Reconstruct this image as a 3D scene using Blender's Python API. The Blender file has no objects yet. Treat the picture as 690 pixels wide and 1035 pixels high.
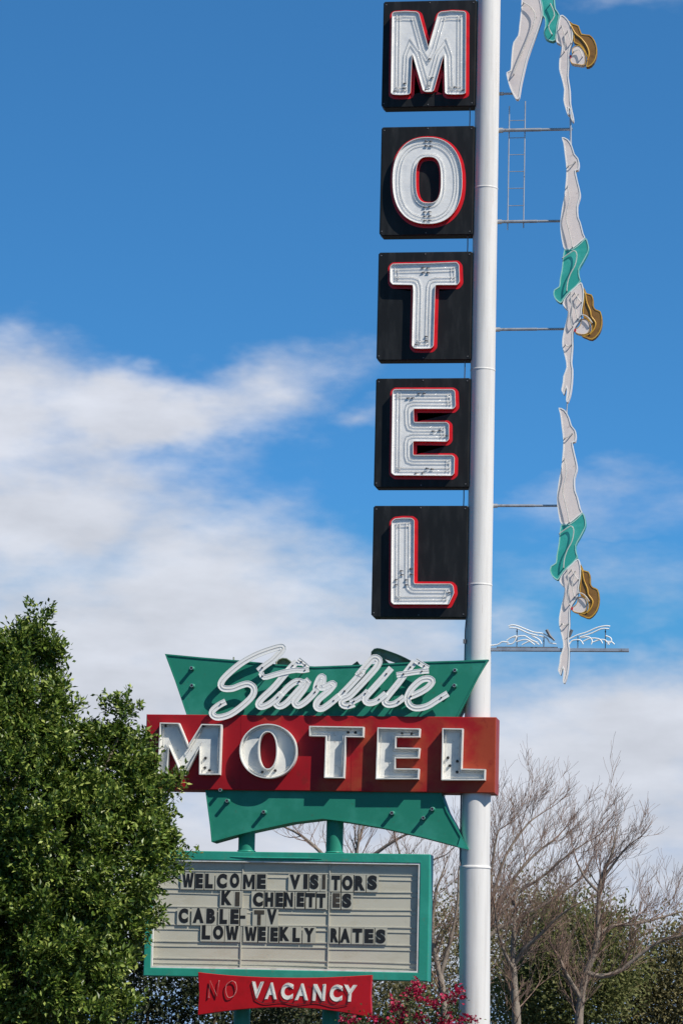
import bpy, bmesh, math, random
import numpy as np
from mathutils import Vector, Matrix
from mathutils.geometry import tessellate_polygon

random.seed(7)
RNG = np.random.default_rng(11)
S = bpy.context.scene
COL = S.collection

# ------------------------------------------------------------------ camera
AZ, PITCH, YAW, ROLL, FPX, DIST = 0.10471976, 0.15920167, -0.14608318, 0.02289103, 3426.288, 66.0
PW, PH = 690.0, 1035.0
C0 = Vector((DIST*math.sin(AZ), -DIST*math.cos(AZ), 1.6))
FWD = Vector((math.sin(YAW)*math.cos(PITCH), math.cos(YAW)*math.cos(PITCH), math.sin(PITCH)))
_r = Vector((math.cos(YAW), -math.sin(YAW), 0))
_u = _r.cross(FWD)
RGT = _r*math.cos(ROLL) + _u*math.sin(ROLL)
UPV = -_r*math.sin(ROLL) + _u*math.cos(ROLL)

cd = bpy.data.cameras.new('camera')
cam = bpy.data.objects.new('camera', cd)
COL.objects.link(cam)
m3 = Matrix((RGT, UPV, -FWD)).transposed()
cam.matrix_world = Matrix.Translation(C0) @ m3.to_4x4()
cd.sensor_fit = 'VERTICAL'
cd.sensor_height = 36.0
cd.sensor_width = 24.0
cd.lens = FPX/PH*36.0
cd.clip_end = 5000
S.camera = cam


def P(x, y, Y=0.0):
    """world point on the plane Y seen at photo pixel x, y"""
    d = FWD*FPX + RGT*(x-PW/2) - UPV*(y-PH/2)
    t = (Y-C0.y)/d.y
    return C0 + d*t


def xz(pts, Y):
    out = []
    for a in pts:
        p = P(a[0], a[1], Y)
        out.append((p.x, p.z))
    return out


def Z(ox, oy, s, pts):
    """zoom coordinates -> photo pixels"""
    return [(ox+a/s, oy+b/s) for a, b in pts]


# ------------------------------------------------------------------ materials
def newmat(name):
    m = bpy.data.materials.new(name)
    m.use_nodes = True
    return m, m.node_tree.nodes, m.node_tree.links, m.node_tree.nodes['Principled BSDF']


def mat(name, col, rough=0.5, metal=0.0, var=None, vscale=3.0, vlo=0.45, vhi=0.7, dirt=None, dscale=12.0, dlo=0.6, dhi=0.75,
        bump=0.0, bscale=8.0, stretch=None, spec=0.5, coat=0.0, fade=None):
    """painted / metal surface: base colour, patches of a second colour, small spots of dirt, dents"""
    m, N, L, B = newmat(name)
    B.inputs['Roughness'].default_value = rough
    B.inputs['Metallic'].default_value = metal
    B.inputs['Specular IOR Level'].default_value = spec
    B.inputs['Coat Weight'].default_value = coat
    tc = N.new('ShaderNodeTexCoord')
    vec = tc.outputs['Object']
    if stretch:
        mp = N.new('ShaderNodeMapping'); mp.inputs['Scale'].default_value = stretch
        L.new(vec, mp.inputs['Vector']); vec2 = mp.outputs['Vector']
    else:
        vec2 = vec
    cur = None

    def layer(cur, c2, scale, lo, hi, v):
        n = N.new('ShaderNodeTexNoise'); n.inputs['Scale'].default_value = scale
        n.inputs['Detail'].default_value = 6; n.inputs['Roughness'].default_value = 0.62
        L.new(v, n.inputs['Vector'])
        r = N.new('ShaderNodeMapRange'); r.interpolation_type = 'SMOOTHSTEP'
        r.inputs['From Min'].default_value = lo; r.inputs['From Max'].default_value = hi
        if fade and c2 is var:                                   # weathered side: patches grow along X
            sx = N.new('ShaderNodeSeparateXYZ'); L.new(vec, sx.inputs[0])
            ma = N.new('ShaderNodeMath'); ma.operation = 'MULTIPLY_ADD'; ma.inputs[1].default_value = fade
            L.new(sx.outputs[0], ma.inputs[0]); L.new(n.outputs['Fac'], ma.inputs[2])
            L.new(ma.outputs[0], r.inputs['Value'])
        else:
            L.new(n.outputs['Fac'], r.inputs['Value'])
        x = N.new('ShaderNodeMix'); x.data_type = 'RGBA'
        L.new(r.outputs['Result'], x.inputs['Factor'])
        if cur is None:
            x.inputs['A'].default_value = (*col, 1)
        else:
            L.new(cur, x.inputs['A'])
        x.inputs['B'].default_value = (*c2, 1)
        return x.outputs['Result']
    if var:
        cur = layer(cur, var, vscale, vlo, vhi, vec2)
    if dirt:
        cur = layer(cur, dirt, dscale, dlo, dhi, vec2)
    if cur is None:
        B.inputs['Base Color'].default_value = (*col, 1)
    else:
        L.new(cur, B.inputs['Base Color'])
    if bump:
        n = N.new('ShaderNodeTexNoise'); n.inputs['Scale'].default_value = bscale; n.inputs['Detail'].default_value = 3
        L.new(vec, n.inputs['Vector'])
        b = N.new('ShaderNodeBump'); b.inputs['Strength'].default_value = bump; b.inputs['Distance'].default_value = 0.02
        L.new(n.outputs['Fac'], b.inputs['Height']); L.new(b.outputs['Normal'], B.inputs['Normal'])
    return m


def leafmat(name, cols, rough=0.4, trans=0.25, spec=0.5):
    """foliage: every leaf takes its own colour from the list"""
    m, N, L, B = newmat(name)
    g = N.new('ShaderNodeNewGeometry')
    r = N.new('ShaderNodeValToRGB')
    e = r.color_ramp.elements
    while len(e) < len(cols):
        e.new(0.5)
    for i, (p, c) in enumerate(cols):
        e[i].position = p; e[i].color = (*c, 1)
    L.new(g.outputs['Random Per Island'], r.inputs['Fac'])
    L.new(r.outputs['Color'], B.inputs['Base Color'])
    B.inputs['Roughness'].default_value = rough
    B.inputs['Specular IOR Level'].default_value = spec
    if trans:
        t = N.new('ShaderNodeBsdfTranslucent'); L.new(r.outputs['Color'], t.inputs['Color'])
        x = N.new('ShaderNodeMixShader'); x.inputs['Fac'].default_value = trans
        L.new(B.outputs['BSDF'], x.inputs[1]); L.new(t.outputs['BSDF'], x.inputs[2])
        L.new(x.outputs['Shader'], N['Material Output'].inputs['Surface'])
    return m


M = {}
M['pole'] = mat('white pole paint', (.70, .685, .67), .5, var=(.60, .585, .57), vscale=1.2, stretch=(6, 6, .30), dirt=(.40, .31, .24), dscale=6, dlo=.62, dhi=.80, bump=.12, bscale=3)
M['black'] = mat('black cabinet paint', (.006, .007, .008), .55, var=(.020, .021, .022), vscale=3, vlo=.42, vhi=.75, stretch=(2.2, 2.2, .5), dirt=(.05, .046, .042), dscale=9, dlo=.66, dhi=.84, bump=.10, bscale=2.5, spec=.3)
M['white'] = mat('white enamel', (.86, .85, .83), .45, var=(.76, .76, .76), vscale=4, dirt=(.36, .33, .30), dscale=11, dlo=.64, dhi=.78, bump=.15, bscale=9)
M['white_trim'] = mat('white trim paint', (.78, .77, .73), .4, var=(.62, .60, .54), vscale=6, dirt=(.40, .33, .25), dscale=20, dlo=.66, dhi=.8)
M['aged_white'] = mat('aged white enamel', (.80, .79, .74), .45, var=(.64, .65, .64), vscale=3.5, dirt=(.34, .28, .20), dscale=9, dlo=.62, dhi=.78, bump=.2, bscale=6)
M['red_edge'] = mat('bright red paint', (.62, .008, .014), .4, var=(.48, .006, .012), vscale=4)
M['red'] = mat('red sign paint', (.31, .005, .010), .5, spec=.3, var=(.33, .050, .020), vscale=.9, vlo=.50, vhi=.72, fade=.055, dirt=(.22, .012, .010), dscale=5, dlo=.55, dhi=.75, bump=.12, bscale=2)
M['red_small'] = mat('red panel paint', (.46, .006, .012), .38, var=(.36, .006, .010), vscale=2.5, dirt=(.18, .010, .010), dscale=7, dlo=.58, dhi=.75, bump=.15, bscale=4)
M['green'] = mat('green sign paint', (.017, .210, .140), .5, spec=.32, var=(.034, .265, .190), vscale=1.6, dirt=(.055, .125, .080), dscale=7, dlo=.60, dhi=.78, bump=.22, bscale=1.6)
M['green_frame'] = mat('green frame paint', (.024, .28, .20), .4, var=(.036, .34, .25), vscale=1.6, dirt=(.10, .22, .15), dscale=6, dlo=.58, dhi=.74, bump=.25, bscale=5)
M['rust'] = mat('rusty green sheet', (.27, .29, .21), .7, var=(.28, .15, .07), vscale=5, dirt=(.05, .035, .025), dscale=9, bump=.2)
M['skin'] = mat('pale figure paint', (.80, .71, .67), .45, var=(.70, .62, .60), vscale=3, dirt=(.36, .31, .29), dscale=9, dlo=.62, dhi=.8, bump=.12)
M['rim_white'] = mat('white figure edge', (.88, .87, .84), .45, dirt=(.5, .46, .42), dscale=15, dlo=.66, dhi=.8)
M['suit'] = mat('teal swimsuit paint', (.035, .37, .31), .4, var=(.07, .47, .41), vscale=3, dirt=(.02, .2, .17), dscale=8, dlo=.62, dhi=.8)
M['suit_rim'] = mat('pale teal edge', (.40, .70, .62), .4, var=(.2, .55, .46), vscale=7)
M['hair'] = mat('brown hair paint', (.27, .135, .028), .45, var=(.16, .075, .016), vscale=5)
M['hair_rim'] = mat('ochre hair edge', (.62, .36, .045), .4, var=(.45, .22, .03), vscale=8)
M['lip'] = mat('red lip paint', (.5, .01, .03), .4)
M['galv'] = mat('galvanised pipe', (.52, .53, .55), .38, .55, var=(.40, .40, .42), vscale=5, dirt=(.20, .15, .11), dscale=8, dlo=.62, dhi=.76)
M['dark'] = mat('dark rubber and hole shade', (.018, .018, .02), .5)
M['pipe'] = mat('grey conduit', (.17, .17, .18), .5, .2)
M['board'] = mat('cream message panel', (.55, .525, .43), .45, var=(.50, .465, .365), vscale=1.6, dirt=(.40, .38, .32), dscale=5, dlo=.6, dhi=.8, stretch=(1, 1, 2.5))
M['rail'] = mat('panel rail', (.50, .485, .41), .45, var=(.42, .405, .345), vscale=4)
M['plate'] = mat('letter plate', (.47, .455, .375), .45, var=(.52, .50, .41), vscale=2)
M['ink'] = mat('black letter ink', (.012, .012, .013), .5)
M['faded'] = mat('sun faded letter ink', (.055, .046, .034), .5, var=(.025, .023, .02), vscale=9)
M['bark_pale'] = mat('grey bark', (.26, .215, .175), .85, var=(.16, .125, .10), vscale=6, bump=.5, bscale=20)
M['bark_dark'] = mat('dark bark', (.10, .075, .055), .85, var=(.16, .12, .09), vscale=6, bump=.5, bscale=20)
M['twig'] = mat('bare twig bark', (.25, .160, .120), .8, var=(.31, .225, .18), vscale=.8)
M['ground'] = mat('asphalt ground', (.06, .058, .055), .9, var=(.09, .085, .08), vscale=.3, dirt=(.14, .12, .10), dscale=2)

m, N, L, B = newmat('neon glass')
B.inputs['Base Color'].default_value = (.86, .86, .85, 1); B.inputs['Roughness'].default_value = .12
M['glass'] = m


def see_through(m, k):
    N, L = m.node_tree.nodes, m.node_tree.links
    t = N.new('ShaderNodeBsdfTransparent'); x = N.new('ShaderNodeMixShader'); x.inputs['Fac'].default_value = k
    L.new(N['Principled BSDF'].outputs['BSDF'], x.inputs[1]); L.new(t.outputs[0], x.inputs[2])
    L.new(x.outputs[0], N['Material Output'].inputs['Surface'])


see_through(m, .55)
M['tube_pink'] = mat('dull pink tube', (.52, .16, .15), .3, var=(.62, .36, .33), vscale=9)
M['tube_worn'] = mat('worn white tube', (.78, .76, .72), .3, var=(.6, .56, .5), vscale=10)


see_through(M['tube_worn'], .45)


# ------------------------------------------------------------------ mesh helpers
class MB:
    def __init__(self):
        self.v = []; self.f = []; self.m = []; self.mats = []; self.sm = []

    def mi(self, m):
        if m not in self.mats:
            self.mats.append(m)
        return self.mats.index(m)

    def add(self, verts, faces, m, smooth=False):
        o = len(self.v); k = self.mi(m)
        self.v.extend(tuple(a) for a in verts)
        for f in faces:
            self.f.append(tuple(i+o for i in f)); self.m.append(k); self.sm.append(smooth)

    def box(self, x0, x1, y0, y1, z0, z1, m):
        v = [(x, y, z) for x in (x0, x1) for y in (y0, y1) for z in (z0, z1)]
        self.add(v, [(0, 1, 3, 2), (4, 6, 7, 5), (0, 4, 5, 1), (2, 3, 7, 6), (0, 2, 6, 4), (1, 5, 7, 3)], m)

    def loop_wall(self, pts, y0, y1, m, smooth=False):
        n = len(pts)
        v = [(a, y0, b) for a, b in pts]+[(a, y1, b) for a, b in pts]
        self.add(v, [(i, (i+1) % n, n+(i+1) % n, n+i) for i in range(n)], m, smooth)

    def fill(self, loops, y, m):
        vs = [[Vector((a, b, 0)) for a, b in l] for l in loops]
        tri = tessellate_polygon(vs)
        flat = [(a, y, b) for l in loops for a, b in l]
        self.add(flat, [tuple(t) for t in tri], m)

    def annulus(self, a, b, y, m, yb=None):
        n = len(a)
        yb = y if yb is None else yb
        self.add([(p, y, q) for p, q in a]+[(p, yb, q) for p, q in b],
                 [(i, (i+1) % n, n+(i+1) % n, n+i) for i in range(n)], m)

    def tube(self, pts, r, m, n=6, caps=True, closed=False):
        pts = [Vector(p) for p in pts]
        k = len(pts)
        rs = r if isinstance(r, (list, tuple)) else [r]*k
        rings = []
        ref = None
        for i in range(k):
            if closed:
                t = pts[(i+1) % k]-pts[i-1]
            else:
                t = pts[min(i+1, k-1)]-pts[max(i-1, 0)]
            if t.length < 1e-9:
                t = Vector((0, 0, 1))
            t.normalize()
            if ref is None or abs(ref.dot(t)) > .99:
                ref = Vector((0, 1, 0)) if abs(t.y) < .9 else Vector((1, 0, 0))
            a = (ref-t*ref.dot(t)).normalized(); b = t.cross(a)
            ref = a
            for j in range(n):
                w = 2*math.pi*j/n
                rings.append(pts[i]+(a*math.cos(w)+b*math.sin(w))*rs[i])
        f = []
        for i in range(k if closed else k-1):
            i2 = (i+1) % k
            for j in range(n):
                f.append((i*n+j, i*n+(j+1) % n, i2*n+(j+1) % n, i2*n+j))
        self.add(rings, f, m, True)
        if caps and not closed:
            self.add(rings[:n], [tuple(range(n-1, -1, -1))], m)
            self.add(rings[-n:], [tuple(range(n))], m)

    def build(self, name, parent=None, origin=None):
        o = origin if origin is not None else (ROOTLOC.get(parent.name if parent else None) or Vector((0, 0, 0)))
        me = bpy.data.meshes.new(name)
        me.from_pydata([(a-o[0], b-o[1], c-o[2]) for a, b, c in self.v], [], self.f)
        for mm in self.mats:
            me.materials.append(M[mm] if isinstance(mm, str) else mm)
        me.polygons.foreach_set('material_index', self.m)
        me.polygons.foreach_set('use_smooth', self.sm)
        me.update()
        bm = bmesh.new(); bm.from_mesh(me)
        bmesh.ops.recalc_face_normals(bm, faces=bm.faces)
        bm.to_mesh(me); bm.free()
        ob = bpy.data.objects.new(name, me)
        COL.objects.link(ob)
        if parent:
            ob.parent = parent
            ROOTLOC[ob.name] = o
        else:
            ob.location = o
        return ob


ROOTLOC = {}


def thing(name, label, cat, loc, group=None):
    o = bpy.data.objects.new(name, None)
    COL.objects.link(o)
    o.empty_display_size = .2
    o.location = loc
    o['label'] = label; o['category'] = cat
    if group:
        o['group'] = group
    ROOTLOC[o.name] = Vector(loc)
    return o


def tag(o, label, cat, group=None):
    o['label'] = label; o['category'] = cat
    if group:
        o['group'] = group
    return o


def area(p):
    return .5*sum(p[i][0]*p[(i+1) % len(p)][1]-p[(i+1) % len(p)][0]*p[i][1] for i in range(len(p)))


def offset(p, d):
    """move a closed loop towards its own inside by d (mitred)"""
    s = 1 if area(p) > 0 else -1
    n = len(p); out = []
    for i in range(n):
        a, b, c = p[i-1], p[i], p[(i+1) % n]
        e1 = Vector((b[0]-a[0], b[1]-a[1])); e2 = Vector((c[0]-b[0], c[1]-b[1]))
        if e1.length < 1e-7: e1 = e2.copy()
        if e2.length < 1e-7: e2 = e1.copy()
        e1.normalize(); e2.normalize()
        n1 = Vector((-e1.y, e1.x))*s; n2 = Vector((-e2.y, e2.x))*s
        h = n1+n2
        if h.length < 1e-6:
            h = n1
        h.normalize()
        k = 1/max(.45, h.dot(n1))
        out.append((b[0]+h.x*d*k, b[1]+h.y*d*k))
    return out


def catmull(p, n=4, closed=True):
    out = []
    k = len(p)
    rng = range(k) if closed else range(k-1)
    g = (lambda i: p[i % k]) if closed else (lambda i: p[min(max(i, 0), k-1)])
    for i in rng:
        a, b, c, d = g(i-1), g(i), g(i+1), g(i+2)
        for j in range(n):
            t = j/n
            out.append(tuple(.5*((2*b[q])+(-a[q]+c[q])*t+(2*a[q]-5*b[q]+4*c[q]-d[q])*t*t+(-a[q]+3*b[q]-3*c[q]+d[q])*t**3) for q in range(len(b))))
    if not closed:
        out.append(tuple(p[-1]))
    return out


def superell(cx, cy, rx, ry, e=2.0, n=40):
    out = []
    for i in range(n):
        t = 2*math.pi*i/n
        c, s = math.cos(t), math.sin(t)
        out.append((cx+rx*math.copysign(abs(c)**(2/e), c), cy+ry*math.copysign(abs(s)**(2/e), s)))
    return out


def rounded(p, d):
    out = []
    n = len(p)
    for i in range(n):
        a, b, c = Vector(p[i-1]), Vector(p[i]), Vector(p[(i+1) % n])
        la, lc = (a-b).length, (c-b).length
        q = b+(a-b)*min(.45, d/max(la, 1e-6)); w = b+(c-b)*min(.45, d/max(lc, 1e-6))
        out += [tuple(q), tuple(q*.25+b*.5+w*.25), tuple(w)]
    return out


def tray(mb, outer, holes, yf, yfloor, yback, w, floor, rim, side, inner=None, back=True):
    """an open channel: outside wall, rim, inside wall, recessed floor"""
    inner = inner or rim
    ins = offset(outer, w)
    hin = [offset(h, -w) for h in holes]
    mb.loop_wall(outer, yback, yf, side)
    mb.annulus(outer, ins, yf, rim)
    mb.loop_wall(ins, yf, yfloor, inner)
    for h, hi in zip(holes, hin):
        mb.loop_wall(h, yback, yf, side)
        mb.annulus(h, hi, yf, rim)
        mb.loop_wall(hi, yf, yfloor, inner)
    mb.fill([ins]+hin, yfloor, floor)
    if back:
        mb.fill([outer]+list(holes), yback, side)


def prism(mb, outer, yf, yb, m, holes=(), side=None):
    mb.fill([outer]+list(holes), yf, m)
    mb.fill([outer]+list(holes), yb, m)
    for l in [outer]+list(holes):
        mb.loop_wall(l, yf, yb, side or m)


def npmesh(name, V, F, mats, parent=None, origin=(0, 0, 0), smooth=False, mi=None):
    """big mesh from numpy arrays; F is (n, 3) or (n, 4)"""
    V = np.asarray(V, float)-np.asarray(origin, float)
    F = np.asarray(F, np.int32)
    me = bpy.data.meshes.new(name)
    k = F.shape[1]
    me.vertices.add(len(V)); me.vertices.foreach_set('co', V.astype(np.float32).ravel())
    me.loops.add(F.size); me.loops.foreach_set('vertex_index', F.ravel())
    me.polygons.add(len(F)); me.polygons.foreach_set('loop_start', np.arange(0, F.size, k, dtype=np.int32))
    for mm in mats:
        me.materials.append(M[mm] if isinstance(mm, str) else mm)
    if mi is not None:
        me.polygons.foreach_set('material_index', np.asarray(mi, np.int32))
    me.polygons.foreach_set('use_smooth', np.full(len(F), smooth))
    me.update(calc_edges=True)
    me.validate()
    ob = bpy.data.objects.new(name, me)
    COL.objects.link(ob)
    if parent:
        ob.parent = parent
    else:
        ob.location = origin
    return ob


# ------------------------------------------------------------------ planes of the sign (metres, +Y away from the camera)
PY = .17                    # axis of the tall pole
GY0, GY1 = -.11, .45        # green board
RY0, RY1 = -.18, .50        # red cabinet
BY0, BY1 = 0.0, .34         # black letter boxes
MY0, MY1 = -.13, .45        # message board
DY0, DY1 = .09, .25         # divers

# ------------------------------------------------------------------ ground
g = MB()
g.add([(-2500, -2500, 0), (2500, -2500, 0), (2500, 2500, 0), (-2500, 2500, 0)], [(0, 1, 2, 3)], 'ground')
go = g.build('ground'); go['kind'] = 'structure'

# ------------------------------------------------------------------ tall pole
root = thing('sign_pole', 'tall round white steel pole carrying the column of black letter boxes', 'pole', (0, PY, 0))


def cyl(mb, x0, z0, x1, z1, r0, r1, m, n=40, cap=True, y=PY):
    mb.tube([(x0, y, z0), (x1, y, z1)], [r0, r1], m, n, cap)


def mid(y, l, r):
    a = P(l, y, PY-.1); b = P(r, y, PY-.1)
    return (a.x+b.x)/2, a.z, (b.x-a.x)/2


xt, zt, rt = mid(0, 482.0, 504.0)
xm, zm, rm = mid(660, 470.2, 494.8)
xl, zl, rl = mid(815, 466.6, 494.3)
xb, zb, rb = mid(1035, 463.6, 493.6)
ztop = zt+1.0
mb = MB()
zs = P(480, 876, PY-.25).z
zmid = P(480, 760, PY).z
mb.tube([(xb, PY, 0), (xb, PY, 2.2), (xl-.005, PY, zs-.02)], [.305, .300, .298], 'pole', 48)
mb.build('lower_pole', root)
mb = MB()
mb.tube([(xl, PY, zs-.02), (xl, PY, zs+.012), (xl, PY, zs+.03)], [.306, .306, .283], 'pole', 48)
mb.build('collar', root)
mb = MB()
mb.tube([(xl, PY, zs+.02), (xl, PY, zmid)], [.281, .279], 'pole', 48)
mb.build('middle_pole', root)
mb = MB()
dz = (ztop-zmid)
mb.tube([(xl+(xm-xl)*.3, PY, zmid), (xm, PY, zm), (xt, PY, zt), (xt+.004, PY, ztop)], [.252, .250, .240, .240], 'pole', 48)
mb.tube([(xt+.004, PY, ztop), (xt+.004, PY, ztop+.03)], [.26, .25], 'pole', 48)
mb.build('upper_pole', root)
for yy in (188, 372, 590):                                   # weld seams
    z = P(490, yy, PY-.24).z
    t = (z-zm)/(zt-zm); x = xm+(xt-xm)*t; r = .250-.010*t
    mb = MB()
    mb.tube([(x, PY, z-.02), (x, PY, z-.012), (x, PY, z+.012), (x, PY, z+.02)], [r, r+.006, r+.006, r], 'pole', 48, False)
    mb.build('weld_seam', root)
mb = MB()
a = P(464.3, 1035, .0)
mb.tube([(a.x-.01, PY-.10, 0), (a.x-.01, PY-.10, zs), (xl-.29, PY-.08, zs+.15), (xl-.29, PY-.08, zmid)], .016, 'pipe', 8)
mb.build('conduit', root)

# ------------------------------------------------------------------ black letter boxes
BOX = [
    ('M', (387.2, 1.6), (385.3, 109.0), (481.0, 0)),
    ('O', (385.2, 128.5), (383.2, 238.4), (479.6, 0)),
    ('T', (382.6, 255.1), (379.8, 364.4), (476.4, 0)),
    ('E', (379.5, 382.5), (377.7, 492.9), (475.1, 0)),
    ('L', (377.2, 511.1), (374.9, 624.0), (472.8, 0)),
]
GLY = {
    'M': ((375, 0, 4.93), [(103, 66), (112, 58), (168, 54), (225, 57), (238, 66), (284, 235), (332, 68), (345, 58), (400, 52), (462, 55), (472, 64), (470, 463), (455, 469), (415, 471), (375, 469), (366, 463), (362, 270), (312, 450), (300, 458), (268, 458), (256, 450), (204, 270), (196, 463), (185, 471), (145, 473), (108, 471), (97, 464)], []),
    'T': ((370, 245, 4.93), [(118, 120), (130, 106), (290, 103), (450, 97), (462, 112), (465, 195), (452, 212), (345, 212), (343, 240), (335, 515), (322, 528), (280, 530), (238, 528), (226, 515), (233, 240), (231, 212), (130, 210), (118, 195)], []),
    'E': ((370, 375, 4.93), [(130, 100), (140, 90), (430, 90), (442, 100), (445, 175), (432, 189), (236, 188), (238, 254), (400, 254), (412, 265), (412, 340), (400, 352), (234, 350), (234, 418), (428, 418), (440, 430), (438, 510), (425, 522), (140, 520), (124, 508)], []),
    'L': ((365, 505, 4.93), [(150, 108), (165, 94), (205, 90), (250, 91), (264, 102), (262, 412), (266, 418), (445, 418), (458, 430), (462, 465), (435, 522), (160, 522), (147, 510)], []),
}
ELEC = {
    'M': [(115, 455), (160, 440), (164, 418), (288, 295), (300, 390), (270, 448), (415, 435), (456, 450)],
    'O': [(295, 112), (318, 113), (295, 136), (318, 137), (288, 442), (312, 440), (288, 466), (312, 465), (288, 488), (312, 487), (288, 510), (312, 508)],
    'T': [(280, 127), (305, 128), (280, 152), (305, 152), (245, 510), (296, 490), (296, 470)],
    'E': [(260, 113), (285, 112), (205, 136), (228, 136), (330, 300), (362, 298), (398, 322), (300, 485), (325, 489), (246, 511), (280, 509)],
    'L': [(197, 355), (200, 375), (245, 345), (246, 372), (170, 400), (170, 425), (222, 400), (222, 425), (437, 464)],
}
OFFS = {'O': (370, 120, 4.93)}
ORD = {'M': 'letter M, topmost on the pole', 'O': 'round letter O, just under the M', 'T': 'letter T, middle of the column',
       'E': 'letter E, between the T and the L', 'L': 'letter L, lowest, above the green board'}
LD = .13
bx = [xz([b[1], b[2]], BY0) for b in BOX]
for i, (ch, tl, bl, rt_) in enumerate(BOX):
    x0 = (bx[i][0][0]+bx[i][1][0])/2
    zt_ = bx[i][0][1]; zb_ = bx[i][1][1]
    zc = (zt_+zb_)/2
    # right edge is butted against the pole
    t = (zc-zm)/(zt-zm); xp = xm+(xt-xm)*t
    x1 = xp-.228
    root = thing('letter_box', 'black sign box with white '+ORD[ch], 'letter sign', ((x0+x1)/2, PY, zb_), 'black letter boxes spelling MOTEL up the pole')
    c = .055
    out = [(x0+c, zb_), (x1-c*.4, zb_), (x1, zb_+c*.4), (x1, zt_-c*.4), (x1-c*.4, zt_), (x0+c*.6, zt_), (x0, zt_-c*.6), (x0, zb_+c)]
    mb = MB()
    b_in = offset(out, .018)
    mb.fill([b_in], BY0, 'black'); mb.annulus(b_in, out, BY0, 'black', BY0+.018)
    mb.loop_wall(out, BY0+.018, BY1-.018, 'black')
    mb.fill([b_in], BY1, 'black'); mb.annulus(b_in, out, BY1, 'black', BY1-.018)
    mb.build('cabinet', root)
    for a, b in ((x0+.05, zb_+.09), (x1-.06, zb_+.07), (x1-.06, zt_-.06), (x0+.06, zt_-.07), ((x0+x1)/2, zt_-.045), ((x0+x1)/2, zb_+.05)):
        mb = MB(); mb.tube([(a, BY0+.002, b), (a, BY0-.008, b)], [.014, .010], 'pipe', 8); mb.build('screw', root)
    # letter
    yf = BY0-LD
    if ch == 'O':
        ox, oy, s = OFFS['O']
        outer = xz(Z(ox, oy, s, superell(304, 308, 174, 216, 2.35, 56)), yf)
        hole = [xz(Z(ox, oy, s, superell(309, 304, 62, 114, 2.9, 56)), yf)]
    else:
        (ox, oy, s), pts, _h = GLY[ch]
        outer = rounded(xz(Z(ox, oy, s, pts), yf), .022); hole = []
    if area(outer) < 0: outer = outer[::-1]
    mb = MB()
    tray(mb, outer, hole, yf, BY0-.092, BY0, .012, 'white', 'white_trim', 'red_edge', 'white', back=False)
    lt = mb.build('letter', root)
    mb = MB()
    oo = offset(outer, -.056); hh = [offset(h, .045) for h in hole]
    mb.fill([oo]+hh, BY0-.005, 'red_edge')
    mb.loop_wall(oo, BY0-.005, BY0+.002, 'red_edge')
    for h in hh: mb.loop_wall(h, BY0-.005, BY0+.002, 'red_edge')
    mb.build('border', root)
    # tubes follow the outline twice
    for d in ((.10, .165) if ch != 'O' else (.095, .155)):
        tp = offset(outer, d)
        mb = MB()
        mb.tube([(a, BY0-.108, b) for a, b in tp], .0085, 'glass', 6, closed=True)
        mb.build('neon_tube', lt)
    if ch == 'O':
        tp = offset(hole[0], -.075)
        mb = MB(); mb.tube([(a, BY0-.108, b) for a, b in tp], .0085, 'glass', 6, closed=True); mb.build('neon_tube', lt)
    for e in ELEC[ch]:
        q = Z(ox, oy, s, [e])[0]
        p = P(q[0], q[1], BY0-.07)
        mb = MB()
        a = random.uniform(-.4, .4)
        mb.tube([(p.x, BY0-.091, p.z), (p.x, BY0-.102, p.z), (p.x+.004, BY0-.110, p.z)], [.017, .017, .012], 'dark', 8)
        mb.tube([(p.x-.008, BY0-.116, p.z-.004*a), (p.x+.052, BY0-.116, p.z+.03*a)], [.012, .009], 'pipe', 6)
        mb.build('electrode', lt)

# cables running between the boxes
for i in range(4):
    za = bx[i][1][1]; zb2 = bx[i+1][0][1]
    p = P([476.6, 474.4, 471.5, 470.5][i]-2.2, [120, 247, 375, 503][i], .1)
    mb = MB()
    mb.tube([(p.x, .1, za+.02), (p.x+.004, .1, (za+zb2)/2), (p.x, .1, zb2-.02)], .012, 'pipe', 6)
    ab = ['M and O', 'O and T', 'T and E', 'E and L'][i]
    tag(mb.build('power_cable', origin=Vector((p.x, .1, zb2))), 'thin dark conduit joining the black boxes '+ab, 'conduit', 'short conduits between the letter boxes')
p = P(470.8, 645, .05)
za = bx[4][1][1]; zb2 = P(471, 668, .05).z
mb = MB(); mb.tube([(p.x-.0, .05, za+.02), (p.x-.02, .05, za-.25), (p.x-.02, .05, zb2-.15)], .014, 'pipe', 6)
mb.box(p.x-.055, p.x-.0, .02, .09, za-.50, za-.42, 'pipe')
tag(mb.build('power_cable', origin=Vector((p.x, .05, zb2))), 'thin dark conduit dropping from the lowest black box to the green board', 'conduit', 'short conduits between the letter boxes')

# ------------------------------------------------------------------ green board with the script word
root = thing('script_sign', 'green bow-tie shaped board with white neon script Starlite', 'sign', (P(330, 760, GY0).x, PY, P(330, 850, GY0).z))
edge = [(166.8, 660.9)]
edge += [(205, 664.5), (240, 667.3), (280, 671.5), (318, 673.6), (370, 671.7), (424, 668.8), (460, 667.8), (493.2, 666.6)]
edge += [(482, 687), (470, 710), (461.5, 726), (452, 750), (446.5, 775), (445.6, 802), (452, 820), (462, 838), (473.6, 858.6)]
edge += [(449, 852), (424.4, 845.6), (385, 836.4), (350, 830.5), (326, 827.6), (295.5, 831.2), (257, 839.6), (235, 845), (213.9, 851)]
edge += [(212.5, 836), (207.5, 798), (201, 766), (194, 738), (187.5, 719), (177, 688)]
out = xz(edge, GY0)
if area(out) < 0: out = out[::-1]
mb = MB()
prism(mb, out, GY0+.006, GY1-.006, 'green')
o2 = offset(out, .028)
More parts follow.
